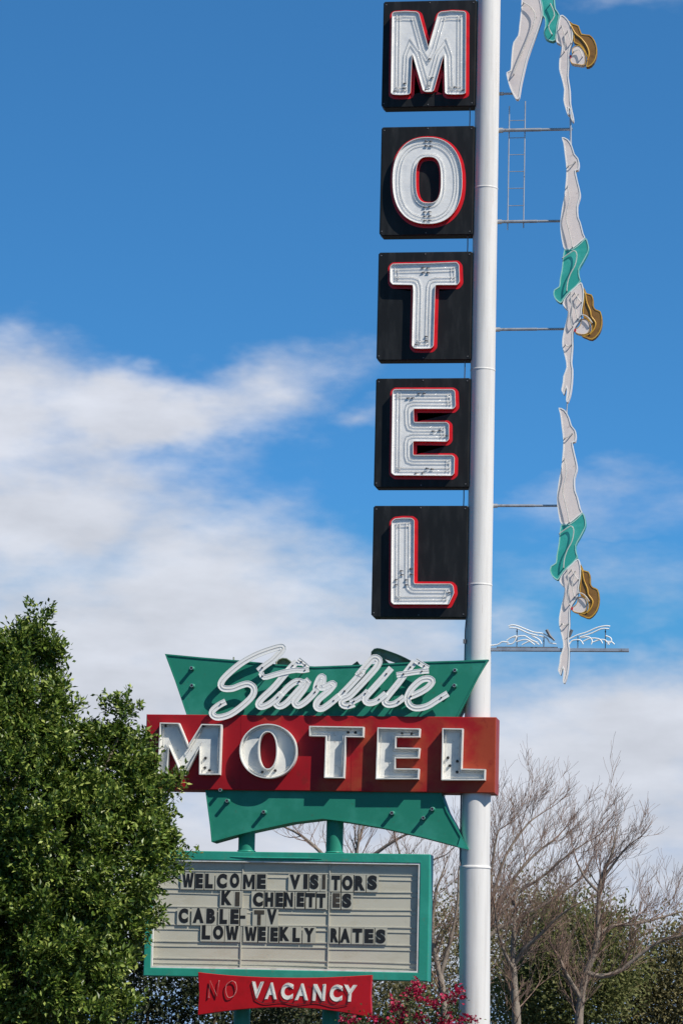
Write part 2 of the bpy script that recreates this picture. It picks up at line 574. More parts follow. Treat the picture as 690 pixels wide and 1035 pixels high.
for ya, yb in ((GY0-.012, GY0+.006), (GY1-.006, GY1+.012)):           # folded lip all round
    mb.annulus(out, o2, ya if ya < 0 else yb, 'green')
    mb.loop_wall(out, ya, yb, 'green'); mb.loop_wall(o2, ya, yb, 'green')
mb.build('board', root)
for sx in (300, 398):                                            # sheet seams
    a = P(sx, 676, GY0); b = P(sx, 718, GY0)
    mb = MB()
    mb.box(a.x, a.x+.006, GY0+.001, GY0+.0085, b.z, a.z-.06, 'green')
    mb.build('seam', root)

W = .134
SC1 = lambda pts: Z(200, 645, 6.9, pts)
SC2 = lambda pts: Z(270, 650, 6.9, pts)
SC3 = lambda pts: Z(350, 645, 6.27, pts)
SCRIPT = [
    ('script_letter', SC1([(418, 228), (465, 190), (520, 150), (565, 105), (592, 72), (578, 58), (520, 72), (420, 108), (320, 160), (235, 225), (175, 285), (158, 325), (180, 350), (240, 350), (300, 328), (350, 318), (388, 345), (380, 400), (310, 470), (225, 530), (145, 552), (105, 538), (100, 508), (140, 470), (192, 442)])),
    ('script_letter', SC1([(690, 160), (640, 210), (590, 270), (520, 350), (445, 420), (420, 460), (440, 478), (490, 462), (540, 425), (580, 385)])),
    ('script_stroke', SC1([(438, 240), (460, 272), (530, 255), (600, 236), (680, 222)])+SC2([(245, 190), (290, 182)])),
    ('script_stroke', SC2([(285, 172), (250, 140), (214, 112)])),
    ('script_letter', SC2([(250, 275), (205, 265), (150, 300), (85, 370), (58, 415), (85, 440), (135, 415), (205, 340), (268, 275), (285, 262), (255, 320), (205, 385), (190, 415), (215, 436), (265, 408), (320, 355), (345, 320)])),
    ('script_letter', SC2([(338, 322), (345, 285), (368, 240), (388, 235), (385, 275), (365, 305), (395, 308), (450, 282), (462, 290), (425, 335), (365, 385), (340, 425), (350, 452), (385, 455), (440, 418), (500, 368)])),
    ('script_letter', SC2([(498, 372), (560, 310), (620, 245), (670, 190)])+SC3([(70, 235), (130, 165), (172, 122), (205, 135), (195, 175), (140, 240), (75, 310), (20, 365)])+SC2([(525, 392), (520, 425), (555, 438), (605, 422)])),
    ('script_stroke', SC3([(20, 408), (62, 392), (105, 362), (135, 332)])),
    ('script_letter', SC3([(283, 188), (232, 248), (165, 322), (118, 378), (132, 408), (182, 402), (250, 350)])),
    ('script_letter', SC3([(432, 145), (385, 205), (330, 280), (265, 360), (240, 400), (262, 420), (310, 412), (365, 372)])),
    ('script_stroke', SC3([(315, 232), (385, 222), (450, 212), (520, 206)])),
    ('script_stroke', SC3([(518, 190), (475, 165), (435, 140)])),
    ('script_letter', SC3([(368, 378), (430, 358), (505, 318), (542, 275), (520, 255), (470, 265), (410, 320), (385, 375), (395, 420), (440, 443), (510, 430), (575, 390), (640, 350)])),
]


def channel(mb, path, w, yb, depth, wall, floor, side, ramp=.012):
    """U-shaped channel swept along a flat path; slowly comes forward so crossings do not coincide"""
    k = len(path)
    L_, R_ = [], []
    for i in range(k):
        a = Vector(path[max(i-1, 0)]); b = Vector(path[min(i+1, k-1)])
        t = (b-a)
        if t.length < 1e-9: t = Vector((1, 0))
        t.normalize(); n = Vector((-t.y, t.x))
        q = Vector(path[i])
        L_.append((q+n*w/2, q+n*(w/2-wall))); R_.append((q-n*w/2, q-n*(w/2-wall)))
    v = []
    for i in range(k):
        y = yb-ramp*i/(k-1)
        lo, li = L_[i]; ro, ri = R_[i]
        v += [(lo.x, y, lo.y), (lo.x, y-depth, lo.y), (li.x, y-depth, li.y), (li.x, y-.012, li.y),
              (ri.x, y-.012, ri.y), (ri.x, y-depth, ri.y), (ro.x, y-depth, ro.y), (ro.x, y, ro.y)]
    fs, ff = [], []
    for i in range(k-1):
        for j in range(8):
            q = (i*8+j, i*8+(j+1) % 8, (i+1)*8+(j+1) % 8, (i+1)*8+j)
            (ff if j in (3,) else fs).append(q)
    fs += [(0, 1, 2, 3), (0, 3, 4, 7), (4, 5, 6, 7)]
    e = (k-1)*8
    fs += [(e, e+1, e+2, e+3), (e, e+3, e+4, e+7), (e+4, e+5, e+6, e+7)]
    o = len(mb.v)
    mb.add(v, fs, side); mb.f += [tuple(i+o for i in q) for q in ff]
    mb.m += [mb.mi(floor)]*len(ff); mb.sm += [False]*len(ff)


SY = GY0-.150
xc = P(330, 690, GY0).x
for si, (nm, pts) in enumerate(SCRIPT):
    path = catmull(xz(pts, SY-.05), 3, False)
    mb = MB()
    channel(mb, path, W*(.95 if nm == 'script_letter' else .8), SY-.004*(si % 3), .017, .012, 'rim_white', 'rim_white')
    # stand-offs back to the board
    for q in (path[len(path)//5], path[4*len(path)//5]):
        if q[1] < P(330, 676, GY0).z:
            mb.tube([(q[0], SY, q[1]), (q[0], GY0+.004, q[1])], .014, 'pipe', 6)
    part = mb.build(nm, root)
    mb = MB()
    mb.tube([(a, SY-.016-.012*i/len(path), b) for i, (a, b) in enumerate(path)], .007, 'tube_worn', 6)
    mb.build('neon_tube', part)
    for q in (path[2], path[-3]):
        mb = MB()
        mb.tube([(q[0], SY-.012, q[1]), (q[0], SY-.044, q[1])], [.02, .014], 'dark', 7)
        mb.build('electrode', part)
    # the same word on the far side of the board, seen edge on
    path2 = [(2*xc-a, b) for a, b in path]
    mb = MB()
    yb_ = GY1+.125
    channel(mb, path2, W*1.3, yb_+.12+.004*(si % 3), .12, .017, 'rust', 'rust')
    for q in (path2[len(path2)//5], path2[4*len(path2)//5]):
        if q[1] < P(330, 676, GY0).z:
            mb.tube([(q[0], yb_, q[1]), (q[0], GY1-.004, q[1])], .014, 'pipe', 6)
    mb.build('rear_'+nm, root)

STUD = [(193.6, 675.2), (194, 692.8), (459.4, 677.4), (458.8, 692.8), (222.7, 798.5), (229.5, 809.4), (266.5, 820.6), (395.9, 821.6), (427.6, 826.6), (436.5, 817.6)]
for q in STUD:
    p = P(q[0], q[1], GY0-.11)
    mb = MB()
    mb.tube([(p.x, GY0+.004, p.z), (p.x, GY0-.02, p.z), (p.x, GY0-.021, p.z), (p.x, GY0-.13, p.z)], [.050, .050, .034, .034], 'green', 10, False)
    mb.tube([(p.x, GY0-.13, p.z), (p.x, GY0-.118, p.z)], [.026, .026], 'dark', 10)  # dark disc paints the shade inside the stud's open end
    mb.annulus([(p.x+.034*math.cos(t*.628), p.z+.034*math.sin(t*.628)) for t in range(10)], [(p.x+.026*math.cos(t*.628), p.z+.026*math.sin(t*.628)) for t in range(10)], GY0-.13, 'galv')
    mb.tube([(p.x, GY0-.025, p.z-.01), (p.x+.03, GY0-.035, p.z-.005)], .012, 'dark', 6)
    mb.build('stud', root)
# small eye bolts on the edges
for q in ((236, 667), (279, 671.5)):
    p = P(q[0], q[1], GY0+.03)
    mb = MB(); mb.tube([(p.x, GY0+.05, p.z-.02), (p.x, GY0+.05, p.z+.06)], .016, 'rust', 6)
    mb.build('eye_bolt', root)
mb = MB()                                                       # folded corner tip, lower right
p = xz([(465, 846), (473.8, 859), (462, 856)], GY0-.016)
prism(mb, p if area(p) > 0 else p[::-1], GY0-.02, GY0-.0135, 'green_frame')
mb.build('corner_patch', root)

# ------------------------------------------------------------------ red MOTEL cabinet
tl = P(148.3, 720.0, RY0); br = P(500.6, 801.6, RY0); tr = P(500.4, 726.8, RY0)
x0, x1 = tl.x, (br.x+tr.x)/2
zt_, zb_ = (tl.z+tr.z)/2, br.z
root = thing('motel_sign', 'long red cabinet sign with five white channel letters MOTEL', 'sign', ((x0+x1)/2, PY, zb_))
mb = MB()
out = [(x0, zb_), (x1, zb_), (x1, zt_), (x0, zt_)]
ins = offset(out, .014)
nx, nz = 40, 10                                                  # slightly wavy sheet-metal face
gx = np.linspace(x0+.014, x1-.014, nx); gz = np.linspace(zb_+.014, zt_-.014, nz)
vv = [(a, RY0, b) for b in gz for a in gx]
mb.add(vv, [(j*nx+i, j*nx+i+1, (j+1)*nx+i+1, (j+1)*nx+i) for j in range(nz-1) for i in range(nx-1)], 'red')
mb.annulus(ins, out, RY0, 'red', RY0+.014)
mb.loop_wall(out, RY0+.014, RY1, 'red'); mb.fill([out], RY1, 'red')
mb.build('cabinet', root)
for sx in (244, 356):                                            # seams of the face
    a = P(sx, 722, RY0); b = P(sx, 797, RY0)
    mb = MB(); mb.box(a.x, a.x+.010, RY0-.004, RY0+.001, zb_+.02, zt_-.02, 'red'); mb.build('seam', root)
LF = RY0-.18
mfr = [
    (Z(145, 715, 6.9, [(115, 105), (248, 108), (312, 262), (405, 115), (545, 118), (532, 468), (388, 468), (390, 285), (288, 475), (266, 475), (178, 275), (165, 465), (98, 460)]), [],
     Z(145, 715, 6.9, [(145, 300), (432, 352), (428, 420), (460, 438), (418, 130), (155, 128)])),
    (Z(235, 720, 6.27, superell(225, 245, 181, 173, 2.05, 56)), [Z(235, 720, 6.27, superell(222, 240, 55, 116, 2.2, 56))],
     Z(235, 720, 6.27, [(188, 378), (270, 368)])),
    ([(312.4, 733.6), (367.4, 734.5), (367.0, 745.0), (349.4, 744.7), (347.6, 786.3), (327.4, 786.1), (328.9, 744.2), (312.4, 743.9)], [],
     [(351.5, 740.3), (359, 740.4)]),
    (Z(340, 720, 6.9, [(285, 105), (582, 112), (578, 172), (415, 172), (412, 245), (580, 248), (572, 318), (410, 318), (408, 390), (575, 392), (570, 465), (272, 465)]), [],
     Z(340, 720, 6.9, [(456, 148), (522, 150)])),
    (Z(420, 720, 7.67, [(205, 122), (365, 125), (355, 435), (538, 440), (535, 525), (197, 525)]), [],
     Z(420, 720, 7.67, [(320, 378), (318, 462), (262, 412), (248, 350)])),
]
for k, (pts, holes, el) in enumerate(mfr):
    o = xz(pts, LF); h = [xz(q, LF) for q in holes]
    if area(o) < 0: o = o[::-1]
    mb = MB()
    tray(mb, o, h, LF, RY0-.055, RY0-.004, .020, 'aged_white', 'white_trim', 'aged_white', 'aged_white')
    lt = mb.build('letter', root)
    mb = MB(); mb.tube([(a, RY0-.10, b) for a, b in offset(o, .062)], .009, 'tube_worn', 6, closed=True); mb.build('neon_tube', lt)
    for q in el:
        p = P(q[0], q[1], RY0-.08)
        mb = MB(); mb.tube([(p.x, RY0-.054, p.z), (p.x, RY0-.085, p.z), (p.x, RY0-.115, p.z)], [.03, .026, .014], 'dark', 8); mb.build('electrode', lt)

# ------------------------------------------------------------------ two green posts
for k, (xa, xb_, yy) in enumerate(((240.6, 257.2, 845), (329.2, 346.4, 842))):
    a = P(xa, yy, .10); b = P(xb_, yy, .10)
    mb = MB()
    x, w = (a.x+b.x)/2, (b.x-a.x)/2
    out = [(x-w, .17-w), (x+w, .17-w), (x+w, .17+w), (x-w, .17+w)]
    z1 = P(330, 822, GY0).z
    o3 = catmull([(x+w*math.cos(t*math.pi/8), .17+w*math.sin(t*math.pi/8)) for t in range(16)], 2)
    mb.tube([(x, .17, 0), (x, .17, z1)], w, 'green', 24)
    po = mb.build('sign_post', origin=Vector((x, .17, 0)))
    tag(po, ['green steel post under the left half of the green board', 'green steel post under the middle of the green board'][k], 'post', 'green posts under the boards')
    zz = P(330, 861, MY0).z
    mb = MB()
    mb.tube([(x, .17, zz+.004), (x, .17, zz+.014), (x, .17, zz+.022)], [w*1.14, w*1.12, w*1.0], 'green_frame', 20)
    f = mb.build('base_flange', po, origin=Vector((x, .17, 0)))

# ------------------------------------------------------------------ message board
q1 = P(144.9, 987.3, MY0); q2 = P(433.6, 863.4, MY0); q3 = P(432.8, 990.6, MY0)
mx0, mx1, mz0, mz1 = q1.x, (q2.x+q3.x)/2, (q1.z+q3.z)/2, q2.z
root = thing('message_board', 'green framed cream message board with black changeable letters', 'message board', ((mx0+mx1)/2, PY, mz0))
fw = .165
ix0, ix1, iz0, iz1 = mx0+.14, mx1-.19, mz0+.16, mz1-.175
mb = MB()


def bev(mb, out, hole, yf, yb, m):
    o2 = offset(out, .012); h2 = offset(hole, -.010)
    mb.annulus(o2, out, yf, m, yf+.012)
    mb.annulus(h2, hole, yf, m, yf+.010)
    mb.fill([o2, h2], yf, m)
    mb.loop_wall(out, yf+.012, yb, m); mb.loop_wall(hole, yf+.010, yb-.05, m)
    mb.fill([out], yb, m)


out = [(mx0, mz0), (mx1, mz0), (mx1, mz1), (mx0, mz1)]
hol = [(ix0, iz0), (ix1, iz0), (ix1, iz1), (ix0, iz1)]
bev(mb, out, hol, MY0, MY1, 'green_frame')
mb.build('frame', root)
# dents / patches on the frame: a bent strip of drip edge on the top
mb = MB()
a = P(233, 866, MY0); b = P(325, 868, MY0)
mb.tube([(a.x, MY0-.004, a.z), (a.x+.5, MY0-.012, a.z-.012), (b.x-.3, MY0-.010, b.z+.004), (b.x, MY0-.003, b.z)], [.006, .020, .016, .006], 'green_frame', 6)
mb.build('drip_edge', root)
# pale retainer trim just inside the frame
mb = MB()
t = .032
for (a, b, c, d) in ((ix0+.001, ix0+t, iz0+t+.001, iz1-t), (ix1-t, ix1-.001, iz0+t+.001, iz1-t), (ix0+.001, ix1-.001, iz0+.001, iz0+t), (ix0+.001, ix1-.001, iz1-t+.001, iz1-.001)):
    mb.box(a, b, MY0+.012, MY0+.075, c, d, 'white_trim')
mb.build('trim', root)
PYY = MY0+.105                                                   # face of the panels
s1 = P(244.4, 930, PYY).x; s2 = P(332.4, 930, PYY).x
for a, b, tilt in ((ix0+.002, s1-.012, .0), (s1+.012, s2-.012, .006), (s2+.012, ix1-.002, .0)):
    mb = MB()
    mb.add([(a, PYY-tilt, iz0+.002), (b, PYY+tilt, iz0+.002), (b, PYY+tilt, iz1-.002), (a, PYY-tilt, iz1-.002),
            (a, PYY+.03, iz0+.002), (b, PYY+.03, iz0+.002), (b, PYY+.03, iz1-.002), (a, PYY+.03, iz1-.002)],
           [(0, 1, 2, 3), (7, 6, 5, 4), (0, 4, 5, 1), (3, 2, 6, 7), (0, 3, 7, 4), (1, 5, 6, 2)], 'board')
    mb.build('panel', root)
for s in (s1, s2):
    mb = MB()
    mb.box(s-.0105, s+.0105, PYY-.028, PYY+.03, iz0+.004, iz1-.004, 'rail')
    mb.build('joint_strip', root)
RAILY = [876.2, 883.2, 901.2, 919.2, 937.0, 954.6, 972.0]
spans = ((ix0+.004, s1-.013), (s1+.013, s2-.013), (s2+.013, ix1-.004))
for k, ry in enumerate(RAILY[1:]):
    for j, (a, b) in enumerate(spans):
        z = P(350, ry, PYY).z + random.uniform(-.012, .012)
        sag = random.uniform(-.014, .014)
        mb = MB()
        n = 8
        for h0, h1, pr in ((-.010, .010, .015), (-.103, -.087, .013)):        # upper lip and lower lip of a track
            v = []
            for i in range(n+1):
                u = i/n; x = a+(b-a)*u; zz = z+sag*(u-.5)+.006*math.sin(3*u+k+j)
                v += [(x, PYY-pr, zz+h0), (x, PYY-pr, zz+h1), (x, PYY+.006, zz+h1), (x, PYY+.006, zz+h0)]
            f = [(i*4+q, i*4+(q+1) % 4, i*4+4+(q+1) % 4, i*4+4+q) for i in range(n) for q in range(4)]
            f += [(0, 1, 2, 3), (n*4+3, n*4+2, n*4+1, n*4)]
            mb.add(v, f, 'rail')
        v = [(a, PYY-.004, z-.084), (b, PYY-.004, z-.084), (b, PYY-.004, z-.013), (a, PYY-.004, z-.013)]
        mb.build('letter_track', root)

_gl = {}


def glyph(ch, bold=.035, fill=True):
    key = (ch, bold)
    if key in _gl: return _gl[key]
    cu = bpy.data.curves.new('tmp', 'FONT'); cu.body = ch; cu.offset = bold; cu.extrude = .5; cu.resolution_u = 4
    ob = bpy.data.objects.new('tmp', cu); COL.objects.link(ob)
    dg = bpy.context.evaluated_depsgraph_get(); dg.update()
    me = ob.evaluated_get(dg).to_mesh()
    V = np.array([v.co[:] for v in me.vertices]); F = [tuple(p.vertices) for p in me.polygons]
    ob.evaluated_get(dg).to_mesh_clear()
    bpy.data.objects.remove(ob); bpy.data.curves.remove(cu)
    lo, hi = V.min(0), V.max(0)
    V = (V-lo)/np.maximum(hi-lo, 1e-6)
    _gl[key] = (V, F)
    return V, F


OWN = {
    'M': [(0, 0), (0, 1), (.27, 1), (.5, .46), (.73, 1), (1, 1), (1, 0), (.77, 0), (.77, .58), (.58, .14), (.42, .14), (.23, .58), (.23, 0)],
    'W': [(0, 1), (.23, 1), (.32, .36), (.40, .94), (.60, .94), (.68, .36), (.77, 1), (1, 1), (.82, 0), (.58, 0), (.5, .50), (.42, 0), (.18, 0)],
    'N': [(0, 0), (0, 1), (.29, 1), (.74, .38), (.74, 1), (1, 1), (1, 0), (.73, 0), (.26, .62), (.26, 0)],
}


def put_glyph(mb, ch, x0, x1, z0, z1, yf, yb, m, bold=.035, shear=0.0):
    if ch in OWN and bold > .03:
        o = [(x0+(x1-x0)*a+shear*(b-.5)*(z1-z0), z0+(z1-z0)*b) for a, b in OWN[ch]]
        prism(mb, o, yf, yb, m)
        return
    V, F = glyph(ch, bold)
    mb.add([(x0+(x1-x0)*a+shear*(b-.5)*(z1-z0), yb+(yf-yb)*c, z0+(z1-z0)*b) for a, b, c in V], F, m)


ROWS = [
    (884.6, 899.3, 330, [('W', 184.7, 196.3), ('E', 198.3, 205.6), ('L', 208, 215.6), ('C', 219.6, 229.8), ('O', 232.8, 242.3), ('M', 246.2, 257.9), ('E', 260.3, 269),
                         ('V', 293.2, 303.8), ('I', 307, 311.2), ('S', 313.4, 322.2), ('i', 325.8, 329.2), ('T', 335.2, 344), ('O', 346, 356.7), ('R', 358.8, 369), ('S', 371.4, 381.2)]),
    (902.6, 917.0, 330, [('K', 224.3, 234.7), ('i', 238, 242.6), ('C', 256, 266.3), ('H', 268.4, 276.6), ('E', 279, 286.6), ('N', 288.3, 296.3), ('E', 300.3, 307.8), ('T', 309.7, 318.8), ('T', 320.7, 329.3), ('e', 336.5, 343.8), ('S', 346, 355.3)]),
    (919.6, 934.6, 270, [('C', 181, 190.6), ('A', 195.5, 206.4), ('B', 209.2, 217.9), ('L', 222.5, 230), ('E', 233.4, 241.7), ('-', 243.6, 248.4), ('t', 257.2, 267.4), ('V', 270.3, 280)]),
    (937.2, 951.4, 300, [('L', 204.5, 213), ('O', 215.8, 226.2), ('W', 228.6, 241.5), ('W', 247.8, 260), ('E', 262, 269), ('E', 273.8, 281.3), ('K', 283.4, 292.8), ('L', 296.1, 303.5), ('Y', 307.6, 317.8), ('R', 334.4, 342.4), ('A', 344, 354), ('T', 356.5, 366.3), ('E', 368.7, 377.6), ('S', 379.9, 389.8)]),
]
for ya, yb, xr, row in ROWS:
    za = P(xr, ya, PYY).z; zb2 = P(xr, yb, PYY).z
    for ch, a, b in row:
        faded = ch in 'iet'
        c = ch.upper()
        xa = P(a, (ya+yb)/2, PYY).x; xb2 = P(b, (ya+yb)/2, PYY).x
        jz = random.uniform(-.012, .012)
        mb = MB()
        yg = PYY-.036
        if c == '-':
            mb.box(xa, xb2, yg-.004, yg, (za+zb2)/2-.035, (za+zb2)/2+.025, 'ink')
        elif c == 'I':
            mb.box(xa, xb2, yg-.004, yg, zb2+jz, za+jz, 'faded' if faded else 'ink')
        else:
            put_glyph(mb, c, xa, xb2, zb2+jz, za+jz, yg-.004, yg, 'faded' if faded else 'ink', .070)
        lt = mb.build('letter', root)
        if faded: lt['label'] = 'sun faded brown letter '+c
        mb = MB()
        pad = .03
        mb.box(max(xa-pad, ix0+.01), xb2+pad, yg+.001, yg+.005, zb2-.035, za+.010, 'plate')
        mb.build('plate', lt)

# ------------------------------------------------------------------ vacancy sign
VY0, VY1 = MY0-.20, MY0-.03
edge = catmull([(200.2, 982.6), (230, 985.6), (260, 987.4), (290, 988.2), (320, 988.1), (348, 987.0), (375.6, 985.4)], 3, False)
edge += [(374.4, 1006), (375.4, 1028.4)]
edge += catmull([(375.4, 1028.4), (345, 1023), (318, 1019.6), (290, 1018.2), (262, 1018.8), (230, 1021.8), (199.8, 1026)], 3, False)[1:]
edge += [(201.2, 1004)]
out = xz(edge, VY0)
if area(out) < 0: out = out[::-1]
root = thing('vacancy_sign', 'small red concave sign with white letters VACANCY below the message board', 'sign', (P(288, 1018, VY0).x, MY0, P(288, 1026, VY0).z))
mb = MB()
o2 = offset(out, .010)
mb.fill([o2], VY0, 'red_small'); mb.annulus(o2, out, VY0, 'red_small', VY0+.010)
mb.loop_wall(out, VY0+.010, VY1, 'red_small'); mb.fill([out], VY1, 'red_small')
mb.build('panel', root)
mb = MB()
for q in (240, 335):
    p = P(q, 990, VY1); mb.box(p.x-.03, p.x+.03, VY1-.01, MY0+.30, mz0-.07, mz0+.002, 'green_frame')
mb.build('bracket', root)
for ch, a, b, dy in (('V', 254, 266.2, -1), ('A', 268.2, 280.4, -.4), ('C', 284, 296.4, -.2), ('A', 298.4, 312, 0), ('N', 316.2, 329, .3), ('C', 333.2, 346.2, .6), ('Y', 347, 360.4, .4)):
    xa = P(a, 1000, VY0).x; xb2 = P(b, 1000, VY0).x
    za = P(310, 994.2+dy, VY0).z; zb2 = P(310, 1011+dy, VY0).z
    mb = MB()
    put_glyph(mb, ch, xa, xb2, zb2, za, VY0-.010, VY0-.003, 'aged_white', .05, .06)
    lt = mb.build('letter', root)
    V, F = glyph(ch, -.005)
STR = {'V': [(.08, 1), (.5, .02), (.92, 1)], 'A': [(.05, 0), (.5, 1), (.95, 0)], 'C': [(.95, .8), (.6, 1), (.2, .85), (.05, .5), (.2, .15), (.6, 0), (.95, .2)],
       'N': [(.1, 0), (.1, 1), (.88, .05), (.9, 1)], 'Y': [(.05, 1), (.48, .5), (.95, 1), (.5, .5), (.45, 0)], 'O': [(.5, 1), (.1, .8), (.05, .4), (.3, 0), (.75, .1), (.95, .5), (.8, .9), (.5, 1)]}
for ch, a, b, dy in (('V', 254, 266.2, -1), ('A', 268.2, 280.4, -.4), ('C', 284, 296.4, -.2), ('A', 298.4, 312, 0), ('N', 316.2, 329, .3), ('C', 333.2, 346.2, .6), ('Y', 347, 360.4, .4), ('N', 211, 222, -1), ('O', 228, 240, -1.2)):
    xa = P(a, 1000, VY0).x; xb2 = P(b, 1000, VY0).x
    za = P(310, 994.2+dy, VY0).z; zb2 = P(310, 1011+dy, VY0).z
    pts = [(xa+(xb2-xa)*u+.06*(w-.5)*(za-zb2), VY0-.032, zb2+(za-zb2)*w) for u, w in STR[ch]]
    if ch in 'CO': pts = catmull(pts, 3, False)
    mt_ = 'tube_pink' if b < 245 else 'tube_worn'
    mb = MB(); mb.tube(pts, .0085, mt_, 6)
    for q in (pts[0], pts[-1]):
        mb.tube([(q[0], VY0+.002, q[2]), (q[0], VY0-.032, q[2])], .010, 'tube_worn', 6)
    mb.build('neon_tube', root)
mb = MB()                                                         # loose feed wire along the lower edge
pts = catmull([(x, y) for x, y in ((258, 1010), (268, 1014), (285, 1012.5), (300, 1015), (320, 1013), (338, 1017), (352, 1015))], 4, False)
w = xz(pts, VY0-.02)
mb.tube([(a, VY0-.02, b) for a, b in w], .006, 'dark', 5)
mb.build('feed_wire', root)

# ------------------------------------------------------------------ divers
z1 = lambda p: Z(530, 120, 6.9, p)
z2 = lambda p: Z(530, 210, 6.9, p)
z4 = lambda p: Z(530, 280, 6.9, p)
z5 = lambda p: Z(500, 0, 5.75, p)
DIV = dict(
    legs=z1([(257, 128), (300, 142), (330, 190), (347, 245), (372, 275), (380, 320), (372, 356), (354, 362), (366, 425), (386, 510), (384, 555), (368, 605), (372, 680)])
    + z2([(388, 100), (408, 180), (420, 208), (385, 240), (330, 283), (277, 287), (262, 250), (250, 180), (246, 110), (252, 50)])
    + z1([(260, 615), (274, 540), (284, 450), (289, 350), (279, 260), (268, 170)]),
    suit=z2([(279, 290), (332, 286), (388, 244), (424, 211), (438, 235), (447, 280), (438, 318), (404, 382), (378, 430), (382, 480), (388, 512), (345, 560), (292, 608), (258, 660), (240, 660), (215, 640), (199, 608), (204, 570), (238, 548), (243, 500), (258, 420), (264, 350), (270, 310)]),
    torso=z4([(389, 36), (404, 60), (412, 110), (408, 170), (398, 225), (388, 290), (352, 345), (336, 390), (336, 480), (326, 590), (334, 640), (331, 735), (320, 815), (306, 860), (297, 874), (286, 858), (292, 800), (287, 772), (279, 800), (272, 820), (259, 800), (254, 782), (264, 735), (268, 690), (290, 628), (280, 560), (262, 490), (261, 430), (275, 360), (290, 300), (299, 240), (282, 215), (262, 185), (292, 130), (345, 75)]),
    hair=z4([(411, 72), (430, 112), (466, 122), (478, 160), (478, 200), (495, 226), (528, 240), (540, 300), (532, 360), (508, 405), (470, 436), (430, 425), (395, 408), (440, 398), (462, 370), (458, 325), (438, 292), (408, 280), (402, 230), (411, 165)]),
    face=z4([(391, 296), (420, 290), (444, 304), (456, 345), (446, 385), (415, 402), (375, 398), (350, 385), (346, 368), (370, 350), (386, 330)]),
    lip=z4([(344, 362), (354, 360), (358, 372), (352, 384), (343, 378)]),
    lines=[z1([(297, 470), (312, 560), (292, 650)])+z2([(288, 80), (305, 150), (322, 220), (330, 272)]),
           z2([(262, 352), (310, 318), (345, 300), (362, 330), (350, 400), (318, 460), (298, 520), (292, 580)]),
           z4([(318, 108), (322, 160), (330, 230), (318, 300), (332, 345)]), z4([(345, 110), (372, 150), (392, 175)]),
           z4([(372, 120), (352, 210), (366, 290)]), z4([(282, 470), (300, 485), (325, 470)]),
           z1([(300, 330), (330, 318), (350, 300)]), z4([(392, 265), (420, 268), (448, 290), (470, 320)])],
    wave=z4([(420, 110), (432, 180), (455, 235), (462, 275), (492, 318), (480, 365), (452, 400)]),
)
DIV1 = dict(
    legs=z5([(170, -110), (155, -50), (153, 0), (149, 70), (140, 150), (133, 205), (106, 245), (97, 300), (92, 370), (88, 408), (66, 420), (70, 455), (84, 505), (108, 556), (126, 577), (141, 562), (151, 500), (166, 430), (188, 340), (216, 262), (250, 170), (274, 95), (270, 40), (262, 0), (245, -50), (210, -90)]),
    suit=z5([(172, -113), (200, -150), (262, -165), (312, -130), (338, -60), (346, 0), (352, 50), (374, 84), (362, 150), (350, 232), (318, 236), (292, 222), (281, 190), (290, 150), (288, 105), (276, 90), (272, 40), (264, -2), (247, -52), (212, -92)]),
    torso=z5([(378, 88), (408, 98), (432, 130), (448, 175), (452, 220), (442, 262), (430, 300), (430, 380), (425, 440), (436, 520), (438, 590), (450, 650), (457, 695), (449, 706), (438, 680), (436, 640), (428, 628), (430, 668), (418, 660), (408, 630), (396, 580), (400, 520), (384, 450), (371, 400), (374, 335), (386, 270), (366, 250), (353, 236), (364, 160)]),
    hair=z5([(424, 118), (452, 138), (486, 150), (503, 196), (548, 202), (578, 235), (592, 285), (584, 340), (560, 378), (528, 388), (534, 345), (520, 300), (490, 262), (456, 244), (455, 200), (440, 150)]),
    face=z5([(446, 282), (480, 262), (508, 282), (526, 320), (522, 376), (480, 376), (444, 368), (434, 345), (446, 315)]),
    lip=z5([(432, 322), (440, 318), (444, 332), (436, 340)]),
    lines=[z5([(165, 15), (205, 40), (232, 90), (215, 165), (175, 260), (140, 345), (108, 430)]),
           z5([(320, 20), (345, 90), (310, 150), (330, 200)]), z5([(385, 150), (405, 220), (400, 300)]), z5([(420, 180), (440, 250)]), z5([(455, 300), (490, 290), (505, 330)])],
    wave=z5([(440, 150), (465, 195), (500, 225), (530, 265), (545, 310), (535, 350)]),
)


